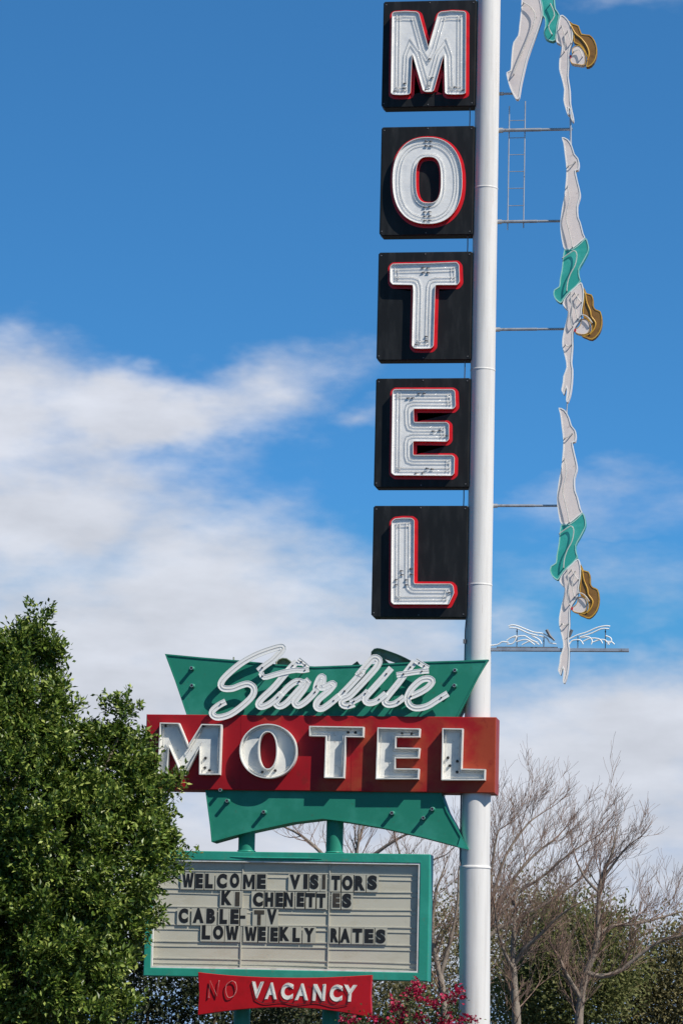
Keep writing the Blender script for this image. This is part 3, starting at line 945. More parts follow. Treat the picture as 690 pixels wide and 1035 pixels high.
def diver(D, label):
    base = min(P(a, b, PY).z for a, b in D['torso'])
    bxx = P(*D['torso'][18], PY).x
    root = thing('diver_figure', label, 'diving figure', (bxx, PY, base), 'diving women figures beside the pole')
    for nm, fl, rim, sd, off_ in (('legs', 'skin', 'rim_white', 'skin', 0), ('swimsuit', 'suit', 'suit_rim', 'suit', .003), ('torso', 'skin', 'rim_white', 'skin', .006), ('hair', 'hair', 'hair_rim', 'hair', .002), ('face', 'skin', 'hair_rim', 'skin', .009)):
        key = {'swimsuit': 'suit'}.get(nm, nm)
        o = catmull(xz(D[key], DY0), 2)
        if area(o) < 0: o = o[::-1]
        mb = MB()
        tray(mb, o, [], DY0-off_, DY0+.008-off_, DY1+off_, .021 if nm != 'face' else .012, fl, rim, sd)
        part = mb.build(nm, root)
        if nm == 'face':
            l = xz(D['lip'], DY0-.02)
            mb = MB(); prism(mb, l if area(l) > 0 else l[::-1], DY0-.016, DY0+.02, 'lip'); mb.build('lips', part)
        if nm == 'hair':
            w = catmull(xz(D['wave'], DY0), 3, False)
            mb = MB(); mb.tube([(a, DY0-.002, b) for a, b in w], .016, 'hair_rim', 6); mb.build('neon_tube', part)
    for l in D['lines']:
        w = catmull(xz(l, DY0-.05), 3, False)
        mb = MB(); mb.tube([(a, DY0-.055, b) for a, b in w], .013, 'tube_worn', 6)
        for q in (w[0], w[-1]):
            mb.tube([(q[0], DY0+.009, q[1]), (q[0], DY0-.055, q[1])], .011, 'pipe', 6)
        mb.build('neon_tube', root)
    return root


def copy_tree(o, parent=None):
    c = o.copy(); COL.objects.link(c)
    if parent: c.parent = parent
    for ch in [x for x in list(COL.objects) if x.parent == o]:
        copy_tree(ch, c)
    return c


diver(DIV1, 'topmost diving woman in teal swimsuit, bent at the hips')
d2 = diver(DIV, 'middle diving woman figure, straight, hands just below its bracket pipe')
sh = P(564.9, 416.7, DY0)-P(567.2, 138.6, DY0)
sh2 = P(569.4, 689, DY0)-P(573.7, 406.4, DY0)
d3 = copy_tree(d2)
d3.location = d2.location+(sh+sh2)/2
d3.scale = (1.0, 1.0, 1.012)
d3['label'] = 'lowest diving woman figure, hands reaching below the splash bar'

# brackets
BR = [(94.5, 503, 524, 'short pipe bracket holding the feet of the topmost diver', .024),
      (131.0, 502.4, 578, 'galvanised pipe bracket crossing the ladder top between two divers', .036),
      (223.6, 501, 571, 'galvanised pipe bracket at the ladder foot behind diver legs', .032),
      (332.6, 499.2, 573, 'galvanised pipe bracket behind the arm of the middle diver', .030),
      (511.0, 497.2, 570, 'galvanised pipe bracket behind the legs of the lowest diver', .028)]
BYY = DY1+.05
for yy, xa, xb2, lab, r in BR:
    a = P(xa, yy, BYY); b = P(xb2, yy+.4, BYY)
    mb = MB()
    t = (a.z-zm)/(zt-zm); xp = xm+(xt-xm)*t+.20
    zr = (a.z+b.z)/2
    mb.tube([(xp, BYY, zr), (xp+.12, BYY, zr)], [r*1.5, r*1.5], 'galv', 12)
    mb.tube([(xp+.1, BYY, zr), (xp+.1+(b.x-xp)*.52, BYY, zr)], r, 'galv', 12)
    mb.tube([(xp+.1+(b.x-xp)*.5, BYY, zr), (b.x, BYY, zr)], r*.84, 'galv', 12)
    tag(mb.build('pipe_bracket', origin=Vector((xp, BYY, zr))), lab, 'bracket', 'pipe brackets holding the divers')
# link rods between one diver's hands and the next one's feet
for (xa, ya), (xb2, yb), lab in (((576.0, 116), (576.6, 152), 'thin vertical rod linking topmost diver hands to middle diver feet'), ((573.0, 402), (572.2, 421), 'thin vertical rod linking middle diver hands to lowest diver feet')):
    a = P(xa, ya, PY); b = P(xb2, yb, PY)
    mb = MB(); mb.tube([tuple(a), tuple(b)], .020 if ya < 200 else .014, 'galv', 10)
    tag(mb.build('link_rod', origin=b), lab, 'rod', 'rods linking the divers')

# ladder
a0, a1 = P(513.8, 108, BYY+.1), P(513.8, 233, BYY+.1)
b0, b1 = P(530.2, 103, BYY+.1), P(529.4, 231, BYY+.1)
root = thing('ladder', 'thin galvanised ladder fixed to the pipe brackets near the pole top', 'ladder', (a1.x, BYY+.05, a1.z))
xl_, xr_ = (a0.x+a1.x)/2, (b0.x+b1.x)/2
for x, zt_, zb_ in ((xl_, a0.z, a1.z), (xr_, b0.z, b1.z)):
    mb = MB(); mb.tube([(x, BYY+.05, zb_), (x, BYY+.05, zt_)], .013, 'galv', 8); mb.build('side_rail', root)
for yy in (122.5, 140, 157, 174, 191, 208.5, 225):
    z = P(522, yy, BYY+.1).z
    mb = MB(); mb.tube([(xl_, BYY+.05, z), (xr_, BYY+.05, z)], .008, 'galv', 8); mb.build('rung', root)

# splash bar
SBY = PY
a = P(494, 657, SBY); b = P(635, 656.6, SBY)
zr = (a.z+b.z)/2
root = thing('splash_bar', 'horizontal splash bar with wavy glass tubes at the lowest diver hands', 'neon bar', (a.x, SBY, zr))
mb = MB()
mb.box(a.x-.05, b.x, SBY-.05, SBY+.10, zr-.028, zr+.028, 'galv')
mb.build('bar', root)
mb = MB()
mb.box(a.x+.15, P(563, 655, SBY).x, SBY-.02, SBY+.03, zr+.028, zr+.055, 'pipe')
mb.build('feed_box', root)
cxp = 569.5
sp = lambda p: Z(490, 610, 4.6, p)
WV = [[(108, 106), (125, 100), (150, 104), (185, 118), (228, 134), (268, 140), (318, 168)], [(112, 112), (150, 116), (200, 138), (245, 150)], [(100, 190), (130, 184), (145, 152), (118, 160), (100, 172)],
      [(130, 158), (180, 150), (215, 170), (245, 182)], [(145, 178), (190, 168), (230, 192)]]
WR = [[(580, 106), (560, 104), (520, 112), (470, 134), (430, 146), (385, 168)], [(575, 118), (540, 118), (490, 140), (440, 156)], [(560, 150), (582, 160), (585, 176), (568, 190)],
      [(440, 160), (480, 156), (496, 172), (492, 190)], [(500, 180), (535, 168), (560, 172), (575, 192)]]
WM = [[(20, 196), (60, 190), (80, 178), (110, 182)], [(215, 150), (250, 168), (262, 188)], [(250, 150), (285, 160), (300, 182), (330, 188)], [(170, 192), (200, 178), (225, 176), (250, 192)], [(390, 190), (405, 172), (440, 170), (455, 190)], [(455, 176), (490, 162), (530, 166), (545, 186)], [(600, 190), (585, 178), (560, 178)]]
for l in WV+WR+WM:
    w = catmull(xz(sp(l), SBY-.03), 4, False)
    mb = MB(); mb.tube([(p, SBY-.03-.01*i/len(w), q) for i, (p, q) in enumerate(w)], .014, 'rim_white', 6)
    mb.build('wave_tube', root)
for xq in (147, 272, 430, 558):
    p = P(490+xq/4.6, 650, SBY); h = P(0, 634 if xq in (147, 558) else 640, SBY).z
    mb = MB(); mb.tube([(p.x, SBY, zr+.02), (p.x, SBY, zr+(.43 if xq in (147, 558) else .27))], .010, 'pipe', 6)
    for k in (.17, .36):
        if k < .3 or xq in (147, 558):
            mb.tube([(p.x, SBY, zr+k), (p.x, SBY-.03, zr+k)], .016, 'dark', 6)
    mb.build('tube_support', root)
for l in ([(285, 122), (300, 150), (322, 172)], [(402, 122), (392, 150), (368, 172)]):
    w = xz(sp(l), SBY-.06)
    mb = MB(); mb.tube([(p, SBY-.06, q) for p, q in w], [.032, .026, .018], 'pipe', 8); mb.build('fitting', root)

# ------------------------------------------------------------------ vegetation
def leaves(centres, dirs, n_per, L0, Wd, spread, tw, seed, droop=0.0):
    """leaf sprays: every centre is a twig with n_per folded leaves; returns V, F (two triangles a leaf)"""
    rg = np.random.default_rng(seed)
    k = len(centres); n = k*n_per
    c = np.repeat(centres, n_per, 0); d = np.repeat(dirs, n_per, 0)
    s = np.tile(np.linspace(-1, 1, n_per), k)+rg.normal(0, .15, n)
    c = c+d*(s*tw)[:, None]+rg.normal(0, spread, (n, 3))
    r = rg.normal(0, 1, (n, 3)); r -= d*(r*d).sum(1)[:, None]; r /= np.linalg.norm(r, axis=1)[:, None]+1e-9
    ax = d*rg.uniform(.25, 1.0, n)[:, None]+r*rg.uniform(.5, 1.0, n)[:, None]
    ax[:, 2] -= droop
    ax /= np.linalg.norm(ax, axis=1)[:, None]
    up = rg.normal(0, .55, (n, 3))+np.array([0, -.15, 1.0])
    sd = np.cross(ax, up); sd /= np.linalg.norm(sd, axis=1)[:, None]+1e-9
    nm = np.cross(sd, ax)
    ln = L0*rg.uniform(.6, 1.25, n)[:, None]; wd = Wd*rg.uniform(.7, 1.2, n)[:, None]
    V = np.stack([c, c+ax*ln*.48+sd*wd+nm*wd*.35, c+ax*ln, c+ax*ln*.48-sd*wd+nm*wd*.35], 1).reshape(-1, 3)
    b = (np.arange(n)*4)[:, None]
    F = np.concatenate([b+np.array([0, 1, 2]), b+np.array([0, 2, 3])], 1).reshape(-1, 3)
    return V, F


def lobe_points(lobes, n, seed, inner=.55, rough=1.0):
    """twig positions and outward directions in the skin of a set of ellipsoids"""
    rg = np.random.default_rng(seed)
    vol = np.array([l[1][0]*l[1][1]+l[1][1]*l[1][2]+l[1][0]*l[1][2] for l in lobes]); vol = vol/vol.sum()
    C_, D_ = [], []
    for (c, r), v in zip(lobes, vol):
        k = int(n*v)
        d = rg.normal(0, 1, (k, 3)); d /= np.linalg.norm(d, axis=1)[:, None]
        t = inner+(1-inner)*rg.random(k)**.5
        bump = 1+rough*(.13*np.sin(d[:, 0]*7+c[0]*3)*np.sin(d[:, 2]*8+c[2])+.11*np.sin(d[:, 1]*11+d[:, 2]*9)*np.sin(d[:, 0]*13+c[2]*5))
        p = np.array(c)+d*np.array(r)*(t*bump)[:, None]
        keep = np.ones(k, bool)
        for (c2, r2) in lobes:
            if c2 is c: continue
            q = (p-np.array(c2))/np.array(r2)
            keep &= (q**2).sum(1) > .42
        C_.append(p[keep]); D_.append(d[keep])
    C_ = np.concatenate(C_); D_ = np.concatenate(D_)
    return C_, D_


def px_lobe(x, y, rx, ry, Y, depth=None, dy=0.0):
    p = P(x, y, Y+dy)
    s = (p-C0).dot(FWD)/FPX
    return ((p.x, Y+dy, p.z), (rx*s, (depth if depth else rx*s), ry*s))


M['leaf_ficus'] = leafmat('ficus leaf', [(0, (.028, .060, .009)), (.45, (.082, .140, .020)), (.72, (.175, .250, .036)), (1, (.43, .49, .13))], .36, .24, .4)
M['leaf_dark'] = leafmat('dark tree leaf', [(0, (.018, .030, .012)), (.6, (.035, .050, .018)), (1, (.075, .085, .03))], .5, .2)
M['leaf_bush'] = leafmat('green bush leaf', [(0, (.095, .115, .036)), (.6, (.180, .195, .065)), (1, (.28, .28, .12))], .65, .45, .25)
M['leaf_olive'] = leafmat('olive bush leaf', [(0, (.185, .170, .075)), (.6, (.265, .235, .115)), (1, (.34, .31, .16))], .7, .45, .25)
M['leaf_boug'] = leafmat('bougainvillea leaf', [(0, (.022, .050, .012)), (.7, (.05, .10, .02)), (1, (.10, .15, .03))], .45, .3)
M['bract'] = leafmat('crimson bract', [(0, (.24, .004, .030)), (.6, (.44, .010, .060)), (1, (.60, .03, .12))], .5, .3)


def polytube(paths, name, matname, parent, origin):
    mb = MB()
    for pts, rad, n in paths:
        mb.tube(pts, rad, matname, n, False)
    return mb.build(name, parent, Vector(origin))


# --- leafy tree at the left, nearer than the sign
TY = -11.0
LOBES = [px_lobe(38, 655, 17, 40, TY), px_lobe(14, 690, 42, 50, TY), px_lobe(33, 722, 35, 50, TY, dy=-.3), px_lobe(-30, 720, 60, 80, TY), px_lobe(-5, 810, 98, 110, TY, dy=-.4),
         px_lobe(110, 784, 38, 54, TY, dy=.2), px_lobe(122, 740, 15, 26, TY, dy=.1), px_lobe(146, 818, 31, 42, TY, dy=.3), px_lobe(144, 772, 11, 24, TY, dy=.3), px_lobe(140, 868, 36, 50, TY, dy=.0), px_lobe(70, 880, 80, 90, TY, dy=-.6),
         px_lobe(104, 935, 46, 56, TY, dy=-.1), px_lobe(20, 960, 90, 90, TY, dy=-.8), px_lobe(-90, 880, 120, 130, TY, dy=-.1), px_lobe(70, 1010, 58, 60, TY, dy=-.5), px_lobe(-60, 1010, 100, 70, TY, dy=-.3),
         px_lobe(0, 860, 110, 120, TY, dy=1.3), px_lobe(-10, 740, 60, 80, TY, dy=.9)]
tp = P(-25, 1035, TY)
root = thing('leafy_tree', 'dense glossy green tree at the left, in front of the signs', 'tree', (tp.x, TY, 0))
mb = MB()
mb.tube([(tp.x, TY, -.1), (tp.x+.05, TY, .6), (tp.x-.05, TY, 1.6), (tp.x+.1, TY, 2.8)], [.26, .19, .17, .14], 'bark_pale', 14)
for c, r in LOBES[:16]:
    a = Vector((tp.x+.05, TY, 2.0+random.random()*.7)); b = Vector(c)
    mdl = (a+b)/2+Vector((random.uniform(-.2, .2), random.uniform(-.2, .2), -.1))
    mb.tube(catmull([tuple(a), tuple(mdl), tuple(b)], 3, False), [.07, .062, .055, .048, .04, .03, .02], 'bark_pale', 7)
mb.build('trunk', root)
kc, kd = lobe_points(LOBES, 1450, 3, .76, 1.3)
NS = 11                                                          # sprays in one clump
rg_ = np.random.default_rng(77)
j_ = rg_.normal(0, 1, (len(kc)*NS, 3)); j_ /= np.linalg.norm(j_, axis=1)[:, None]
rad_ = np.repeat(rg_.uniform(.10, .27, len(kc)), NS)
cc = np.repeat(kc, NS, 0)+j_*rad_[:, None]*rg_.uniform(.5, 1, len(j_))[:, None]
dd = np.repeat(kd, NS, 0)*.6+j_*.9+np.array([.05, -.1, .55]); dd /= np.linalg.norm(dd, axis=1)[:, None]
c2_, d2_ = lobe_points(LOBES, 3600, 8, .05)
c2_ = c2_-d2_*.12
cc = np.concatenate([cc, c2_]); dd = np.concatenate([dd, d2_])
# leading shoots that break the outline
sh_c, sh_d = lobe_points(LOBES, 520, 19, .95, 1.2)
sh_d = sh_d+np.array([.1, 0, .7]); sh_d /= np.linalg.norm(sh_d, axis=1)[:, None]
k_ = RNG.random(len(sh_c))*.30
for q in (.07, .19, .31):
    cc = np.concatenate([cc, sh_c+sh_d*(q*(.55+k_*2))[:, None]]); dd = np.concatenate([dd, sh_d])
ok = cc[:, 2] > 1.2
V, F = leaves(cc[ok], dd[ok], 16, .110, .0265, .040, .12, 5)
o = npmesh('crown', V, F, ['leaf_ficus'], root, (tp.x, TY, 0))


# --- bare trees behind
def bare_tree(limbs, Y, seed, label, levels=4, twig=.010, dens=1.0, wind=Vector((.35, 0, 1)), group='bare trees behind the signs', bark='twig', trunk_mat='bark_pale'):
    """limbs: pixel polylines with radii, the first is the trunk"""
    rg = random.Random(seed)
    base = P(*limbs[0][0][0], Y)
    base.z = 0
    thick, thin = [], []

    def grow(p, d, ln, r, lev):
        n = 5
        pts = [p.copy()]; q = p.copy(); dd = d.copy()
        for i in range(n):
            dd = (dd+Vector((rg.gauss(0, .16), rg.gauss(0, .16), rg.gauss(0, .12)))+wind*.085).normalized()
            q = q+dd*ln/n
            pts.append(q.copy())
        rr = [max(r*(1-.74*i/n), .0036) for i in range(n+1)]
        (thick if r > .03 else thin).append((pts, rr, 6 if r > .03 else (4 if r > .012 else 3)))
        if lev <= 0: return
        k = max(2, int(rg.uniform(3, 5.6)*dens)) if lev > 1 else max(4, int(rg.uniform(4, 7.5)*dens))
        for j in range(k):
            i = rg.randint(1, n)
            t = (pts[i]-pts[i-1]).normalized()
            s = Vector((rg.gauss(0, 1), rg.gauss(0, 1), rg.gauss(.15, .8))).normalized()
            nd = (t*.95+s*.62+wind*.18).normalized()
            grow(pts[i].copy(), nd, ln*rg.uniform(.45, .78), max(rr[i]*rg.uniform(.5, .75), .0045), lev-1)

    for li, (pp, r0, r1, lv) in enumerate(limbs):
        off = 0 if li == 0 else rg.uniform(-.8, .8)
        w = []
        for i, (x, y) in enumerate(pp):
            k = P(x, y, Y+off*i/max(1, len(pp)-1)); w.append(k)
        if li == 0: w = [Vector((w[0].x+rg.uniform(-.1, .1), Y, 0))]+w
        w = [Vector(a) for a in catmull([tuple(a) for a in w], 3, False)]
        n = len(w)
        rr = [r0+(r1-r0)*i/(n-1) for i in range(n)]
        thick.append((w, rr, 8))
        step = 1
        for i in range(3, n, step):
            t = (w[i]-w[i-1]).normalized()
            for _ in range(2 if rg.random() < .7*dens else 1):
                s = Vector((rg.gauss(0, 1), rg.gauss(0, 1), rg.gauss(.2, .6))).normalized()
                nd = (t*.6+s*.75+wind*.25).normalized()
                grow(w[i].copy(), nd, rg.uniform(.5, 1.45)*lv, min(rr[i]*rg.uniform(.25, .4), .02), levels-1)
        grow(w[-1].copy(), (w[-1]-w[-2]).normalized(), 1.1*lv, r1, levels-1)
    root = thing('bare_tree', label, 'tree', tuple(base), group)
    polytube(thick, 'trunk', trunk_mat, root, base)
    V, F = [], []
    mb = MB()
    for pts, rad, n in thin:
        mb.tube(pts, rad, bark, n, False)
    mb.build('crown', root, base)
    return root


zz = lambda p: Z(430, 740, 2.654, p)
bare_tree([(zz([(410, 783), (413, 740), (420, 690), (432, 640), (455, 580), (462, 530), (463, 450), (468, 400), (488, 350)]), .12, .04, 1.0),
           (zz([(432, 645), (470, 655), (520, 640), (570, 600), (630, 560), (690, 545)]), .075, .03, .9),
           (zz([(415, 715), (395, 680), (375, 645), (360, 610)]), .065, .03, .8),
           (zz([(462, 545), (500, 520), (560, 515), (620, 500), (690, 480)]), .055, .02, .8),
           (zz([(465, 430), (430, 395), (405, 350)]), .045, .02, .8),
           (zz([(470, 400), (520, 330), (548, 300)]), .04, .015, .7)], 22.0, 21, 'bare leafless tree with forked pale trunk, rightmost of the bare trees', levels=3, dens=1.0)
bare_tree([(zz([(243, 783), (240, 720), (236, 650), (234, 580), (238, 515)]), .13, .05, .9),
           (zz([(240, 620), (265, 580), (310, 540), (350, 500), (390, 470)]), .06, .02, .9),
           (zz([(238, 640), (215, 600), (195, 540), (185, 470)]), .05, .02, .9)], 20.0, 33, 'bare leafless tree with slim dark trunk just right of the pole', levels=3, dens=1.0)
bare_tree([(zz([(120, 783), (125, 700), (130, 620), (150, 560)]), .20, .09, 1.0),
           (zz([(140, 580), (190, 530), (260, 490), (330, 455), (400, 405)]), .07, .02, 1.0),
           (zz([(145, 570), (185, 480), (230, 400), (290, 330), (342, 290)]), .07, .02, 1.1),
           (zz([(150, 560), (180, 440), (215, 330), (270, 250), (300, 225)]), .06, .015, 1.1),
           (zz([(190, 500), (250, 430), (310, 390), (380, 330), (432, 295)]), .05, .015, 1.0),
           (zz([(165, 500), (175, 380), (190, 280), (200, 260)]), .05, .015, 1.0)], 24.0, 47, 'tall bare leafless tree spreading out from behind the white pole', levels=3, dens=1.0)
bare_tree([([(449, 1035), (447, 1000), (441, 970), (436, 940), (440, 905)], .11, .04, .9), ([(445, 985), (455, 950), (462, 915), (463, 880)], .06, .02, .9), ([(440, 960), (425, 930), (412, 890), (400, 850)], .05, .02, .9)],
          15.0, 59, 'bare leafless tree with pale trunk between message board and pole', levels=3, dens=.95)
bare_tree([([(350, 1035), (350, 960), (355, 900), (360, 870)], .16, .06, .9), ([(352, 900), (330, 868), (305, 845), (285, 835)], .07, .02, .8), ([(357, 880), (390, 855), (420, 838)], .07, .02, .8), ([(358, 880), (362, 850), (368, 835)], .06, .02, .6), ([(355, 890), (400, 880), (440, 868)], .06, .02, .8)],
          26.0, 71, 'bare leafless tree showing between the green board and the message board', levels=3, dens=.85)


def leafy(name, label, cat, lobes, n, per, L0, Wd, spread, tw, mt, seed, group, trunk=True, inner=.3, hole=0.0):
    c0 = lobes[0][0]
    root = thing(name, label, cat, (c0[0], c0[1], 0), group)
    mb = MB()
    for c, r in lobes[:5]:
        mb.tube(catmull([(c0[0]+random.uniform(-.1, .1), c0[1], -.05), ((c0[0]+c[0])/2, c[1], c[2]*.5), (c[0], c[1], c[2])], 3, False), [.09, .08, .07, .06, .05, .04, .02], 'bark_dark', 6)
    mb.build('trunk' if trunk else 'stem', root)
    cc, dd = lobe_points(lobes, n, seed, inner)
    ok = cc[:, 2] > .1
    cc, dd = cc[ok], dd[ok]
    dd = dd+np.array([0, 0, .4]); dd /= np.linalg.norm(dd, axis=1)[:, None]
    V, F = leaves(cc, dd, per, L0, Wd, spread, tw, seed+1)
    npmesh('crown' if trunk else 'foliage', V, F, [mt], root, (c0[0], c0[1], 0))
    return root


G1 = 'leafy trees far behind the signs'
leafy('shade_tree', 'dark leafy tree behind the vacancy sign and lower left of message board', 'tree', [px_lobe(150, 1000, 60, 55, 9), px_lobe(230, 1010, 60, 45, 9, dy=.5), px_lobe(110, 960, 60, 60, 9, dy=.7), px_lobe(310, 1025, 55, 35, 9), px_lobe(70, 1010, 70, 60, 9), px_lobe(190, 975, 50, 40, 9)],
      1900, 14, .14, .036, .10, .16, 'leaf_dark', 101, G1)
leafy('shade_tree', 'green leafy tree behind the rightmost bare tree', 'tree', [px_lobe(585, 985, 55, 60, 34), px_lobe(550, 1010, 50, 55, 34, dy=1), px_lobe(615, 960, 32, 38, 34, dy=.5), px_lobe(570, 950, 30, 40, 34)], 2300, 14, .14, .042, .30, .28, 'leaf_bush', 111, G1)
leafy('shade_tree', 'olive brown leafy tree behind the pole and slim bare tree', 'tree', [px_lobe(520, 960, 50, 65, 42), px_lobe(480, 990, 55, 70, 42), px_lobe(560, 925, 30, 28, 42), px_lobe(440, 990, 50, 90, 42)], 2000, 14, .13, .036, .36, .28, 'leaf_olive', 121, G1)
leafy('shade_tree', 'olive green leafy tree at the right edge of the view', 'tree', [px_lobe(675, 1005, 45, 50, 38), px_lobe(710, 985, 50, 60, 38), px_lobe(640, 1025, 35, 40, 38)], 2100, 14, .14, .040, .32, .28, 'leaf_olive', 131, G1)
leafy('shade_tree', 'olive leafy tree behind the red flowers and vacancy sign', 'tree', [px_lobe(390, 1010, 50, 40, 16), px_lobe(330, 1030, 50, 35, 16), px_lobe(290, 1040, 60, 40, 16)], 800, 13, .13, .038, .16, .18, 'leaf_olive', 141, G1)

# --- bougainvillea
BG = -.75
lob = [px_lobe(415, 1040, 34, 36, BG, .5), px_lobe(370, 1048, 30, 26, BG, .5), px_lobe(456, 1030, 20, 26, BG, .35), px_lobe(425, 1012, 14, 22, BG, .3), px_lobe(475, 1052, 28, 24, BG, .45), px_lobe(420, 1075, 70, 50, BG, .7)]
c0 = lob[0][0]
root = thing('flowering_bush', 'crimson flowering bougainvillea bush at the foot of the pole', 'bush', (c0[0], BG, 0))
mb = MB()
for k in range(12):
    x, y = random.choice([(425, 998), (415, 1015), (463, 1003), (440, 1020), (380, 1030), (472, 1030), (400, 1010), (357, 1030)])
    e = P(x+random.uniform(-5, 5), y, BG+random.uniform(-.3, .3))
    mb.tube(catmull([(c0[0]+random.uniform(-.3, .3), BG, -.05), (c0[0]*.6+e.x*.4, BG, e.z*.55), tuple(e)], 4, False), [.022-.0018*i for i in range(9)], 'bark_dark', 5)
mb.build('stem', root)
cc, dd = lobe_points(lob, 300, 151, .3)
V, F = leaves(cc, dd, 9, .075, .022, .06, .09, 152)
npmesh('foliage', V, F, ['leaf_boug'], root, (c0[0], BG, 0))
rg = np.random.default_rng(5)
hot = [(424, 996, 9, 6), (421, 1004, 12, 7), (463, 1002, 10, 6), (455, 1010, 9, 5), (401, 1015, 9, 6), (425, 1012, 10, 7), (440, 1015, 8, 5), (420, 1031, 14, 4), (470, 1031, 12, 4), (357, 1030, 9, 5), (385, 1030, 10, 5), (400, 1035, 12, 6), (450, 1034, 12, 6), (478, 1030, 6, 3), (408, 1022, 6, 4), (430, 1042, 30, 6)]
cl = []
for x, y, rx, ry in hot:
    for k in range(int(rx*ry*.085)+2):
        p = P(x+rg.normal(0, rx*.5), y+rg.normal(0, ry*.5), BG-.25+rg.normal(0, .12)); cl.append(tuple(p))
cl = np.array(cl); dl = rg.normal(0, 1, cl.shape)+np.array([0, -.8, .5]); dl /= np.linalg.norm(dl, axis=1)[:, None]
V, F = leaves(cl, dl, 9, .075, .036, .035, .03, 153)
npmesh('blossom', V, F, ['bract'], root, (c0[0], BG, 0))

# ------------------------------------------------------------------ sun and sky
sv = Vector((1.0, -.60, 1.26)).normalized()
el = math.asin(sv.z)
rot = math.atan2(sv.x, sv.y)
sd = bpy.data.lights.new('sun', 'SUN'); sd.energy = 5.0; sd.angle = math.radians(.53); sd.color = (1, .94, .85)
so = bpy.data.objects.new('sun', sd); COL.objects.link(so)
so.rotation_euler = (-sv).to_track_quat('-Z', 'Y').to_euler()
so.location = (30, -30, 40)

w = bpy.data.worlds.new('World'); S.world = w; w.use_nodes = True
N, L = w.node_tree.nodes, w.node_tree.links
N.clear()


def nd(t, **k):
    n = N.new(t)
    for a, b in k.items(): setattr(n, a, b)
    return n


def math_(op, a, b=None, c=None, clamp=False):
    n = nd('ShaderNodeMath', operation=op); n.use_clamp = clamp
    for i, v in enumerate((a, b, c)):
        if v is None: continue
        if hasattr(v, 'links') or hasattr(v, 'is_linked'): L.new(v, n.inputs[i])
        else: n.inputs[i].default_value = v
    return n.outputs[0]


GAIN = (.44, 1.10, 1.47)
tc = nd('ShaderNodeTexCoord')
sky = nd('ShaderNodeTexSky', sky_type='NISHITA')
sky.sun_disc = False; sky.sun_elevation = el; sky.sun_rotation = rot
sky.air_density = 1.0; sky.dust_density = .3; sky.ozone_density = 2.2; sky.altitude = 400
sep = nd('ShaderNodeSeparateXYZ'); L.new(tc.outputs['Generated'], sep.inputs[0])
azd = math_('MULTIPLY', math_('ARCTAN2', sep.outputs[0], sep.outputs[1]), 57.29578)
eld = math_('MULTIPLY', math_('ARCSINE', sep.outputs[2]), 57.29578)
# clear air high up is deeper than the low band of the model: look a little higher in the model's sky
cmb = nd('ShaderNodeCombineXYZ')
L.new(sep.outputs[0], cmb.inputs[0]); L.new(sep.outputs[1], cmb.inputs[1])
L.new(math_('ADD', math_('MULTIPLY', sep.outputs[2], 1.7), .035), cmb.inputs[2])
nrm = nd('ShaderNodeVectorMath', operation='NORMALIZE'); L.new(cmb.outputs[0], nrm.inputs[0])
L.new(nrm.outputs[0], sky.inputs[0])
hsv = nd('ShaderNodeHueSaturation'); hsv.inputs['Saturation'].default_value = 1.0; hsv.inputs['Value'].default_value = 1.0
g_ = nd('ShaderNodeVectorMath', operation='MULTIPLY'); L.new(sky.outputs[0], g_.inputs[0]); g_.inputs[1].default_value = GAIN
g2 = nd('ShaderNodeVectorMath', operation='MINIMUM'); L.new(g_.outputs[0], g2.inputs[0]); g2.inputs[1].default_value = (1.35, 3.3, 6.4)
zr_ = nd('ShaderNodeMapRange', interpolation_type='SMOOTHSTEP'); zr_.inputs['From Min'].default_value = 18; zr_.inputs['From Max'].default_value = 40; L.new(eld, zr_.inputs['Value'])
zm_ = nd('ShaderNodeMix', data_type='RGBA', blend_type='MULTIPLY'); L.new(zr_.outputs['Result'], zm_.inputs['Factor'])
L.new(g2.outputs[0], zm_.inputs['A']); zm_.inputs['B'].default_value = (.72, .50, .36, 1)     # deeper towards the zenith
L.new(zm_.outputs['Result'], hsv.inputs['Color'])

# clouds: soft banks at given azimuth and height, broken up by noise
cv = nd('ShaderNodeCombineXYZ'); L.new(azd, cv.inputs[0]); L.new(eld, cv.inputs[1])


def noise(scale, detail, rough, sx=1.0, sy=1.0, off=0.0, dim='3D'):
    mp = nd('ShaderNodeMapping'); mp.inputs['Scale'].default_value = (sx, sy, 1); mp.inputs['Location'].default_value = (off, off*.7, off)
    L.new(cv.outputs[0], mp.inputs[0])
    n = nd('ShaderNodeTexNoise'); n.inputs['Scale'].default_value = scale; n.inputs['Detail'].default_value = detail; n.inputs['Roughness'].default_value = rough
    L.new(mp.outputs[0], n.inputs['Vector'])
    return n


wn = noise(.55, 4, .6, .8, 1.3, 3.0)
wsep = nd('ShaderNodeSeparateColor'); L.new(wn.outputs['Color'], wsep.inputs[0])
azw = math_('ADD', azd, math_('MULTIPLY', math_('SUBTRACT', wsep.outputs[0], .5), 2.2))
elw = math_('ADD', eld, math_('MULTIPLY', math_('SUBTRACT', wsep.outputs[1], .5), 1.7))


def dirdeg(x, y):
    d = (FWD*FPX+RGT*(x-PW/2)-UPV*(y-PH/2)).normalized()
    return math.degrees(math.atan2(d.x, d.y)), math.degrees(math.asin(d.z))


K = 1/59.8          # degrees per pixel of this lens


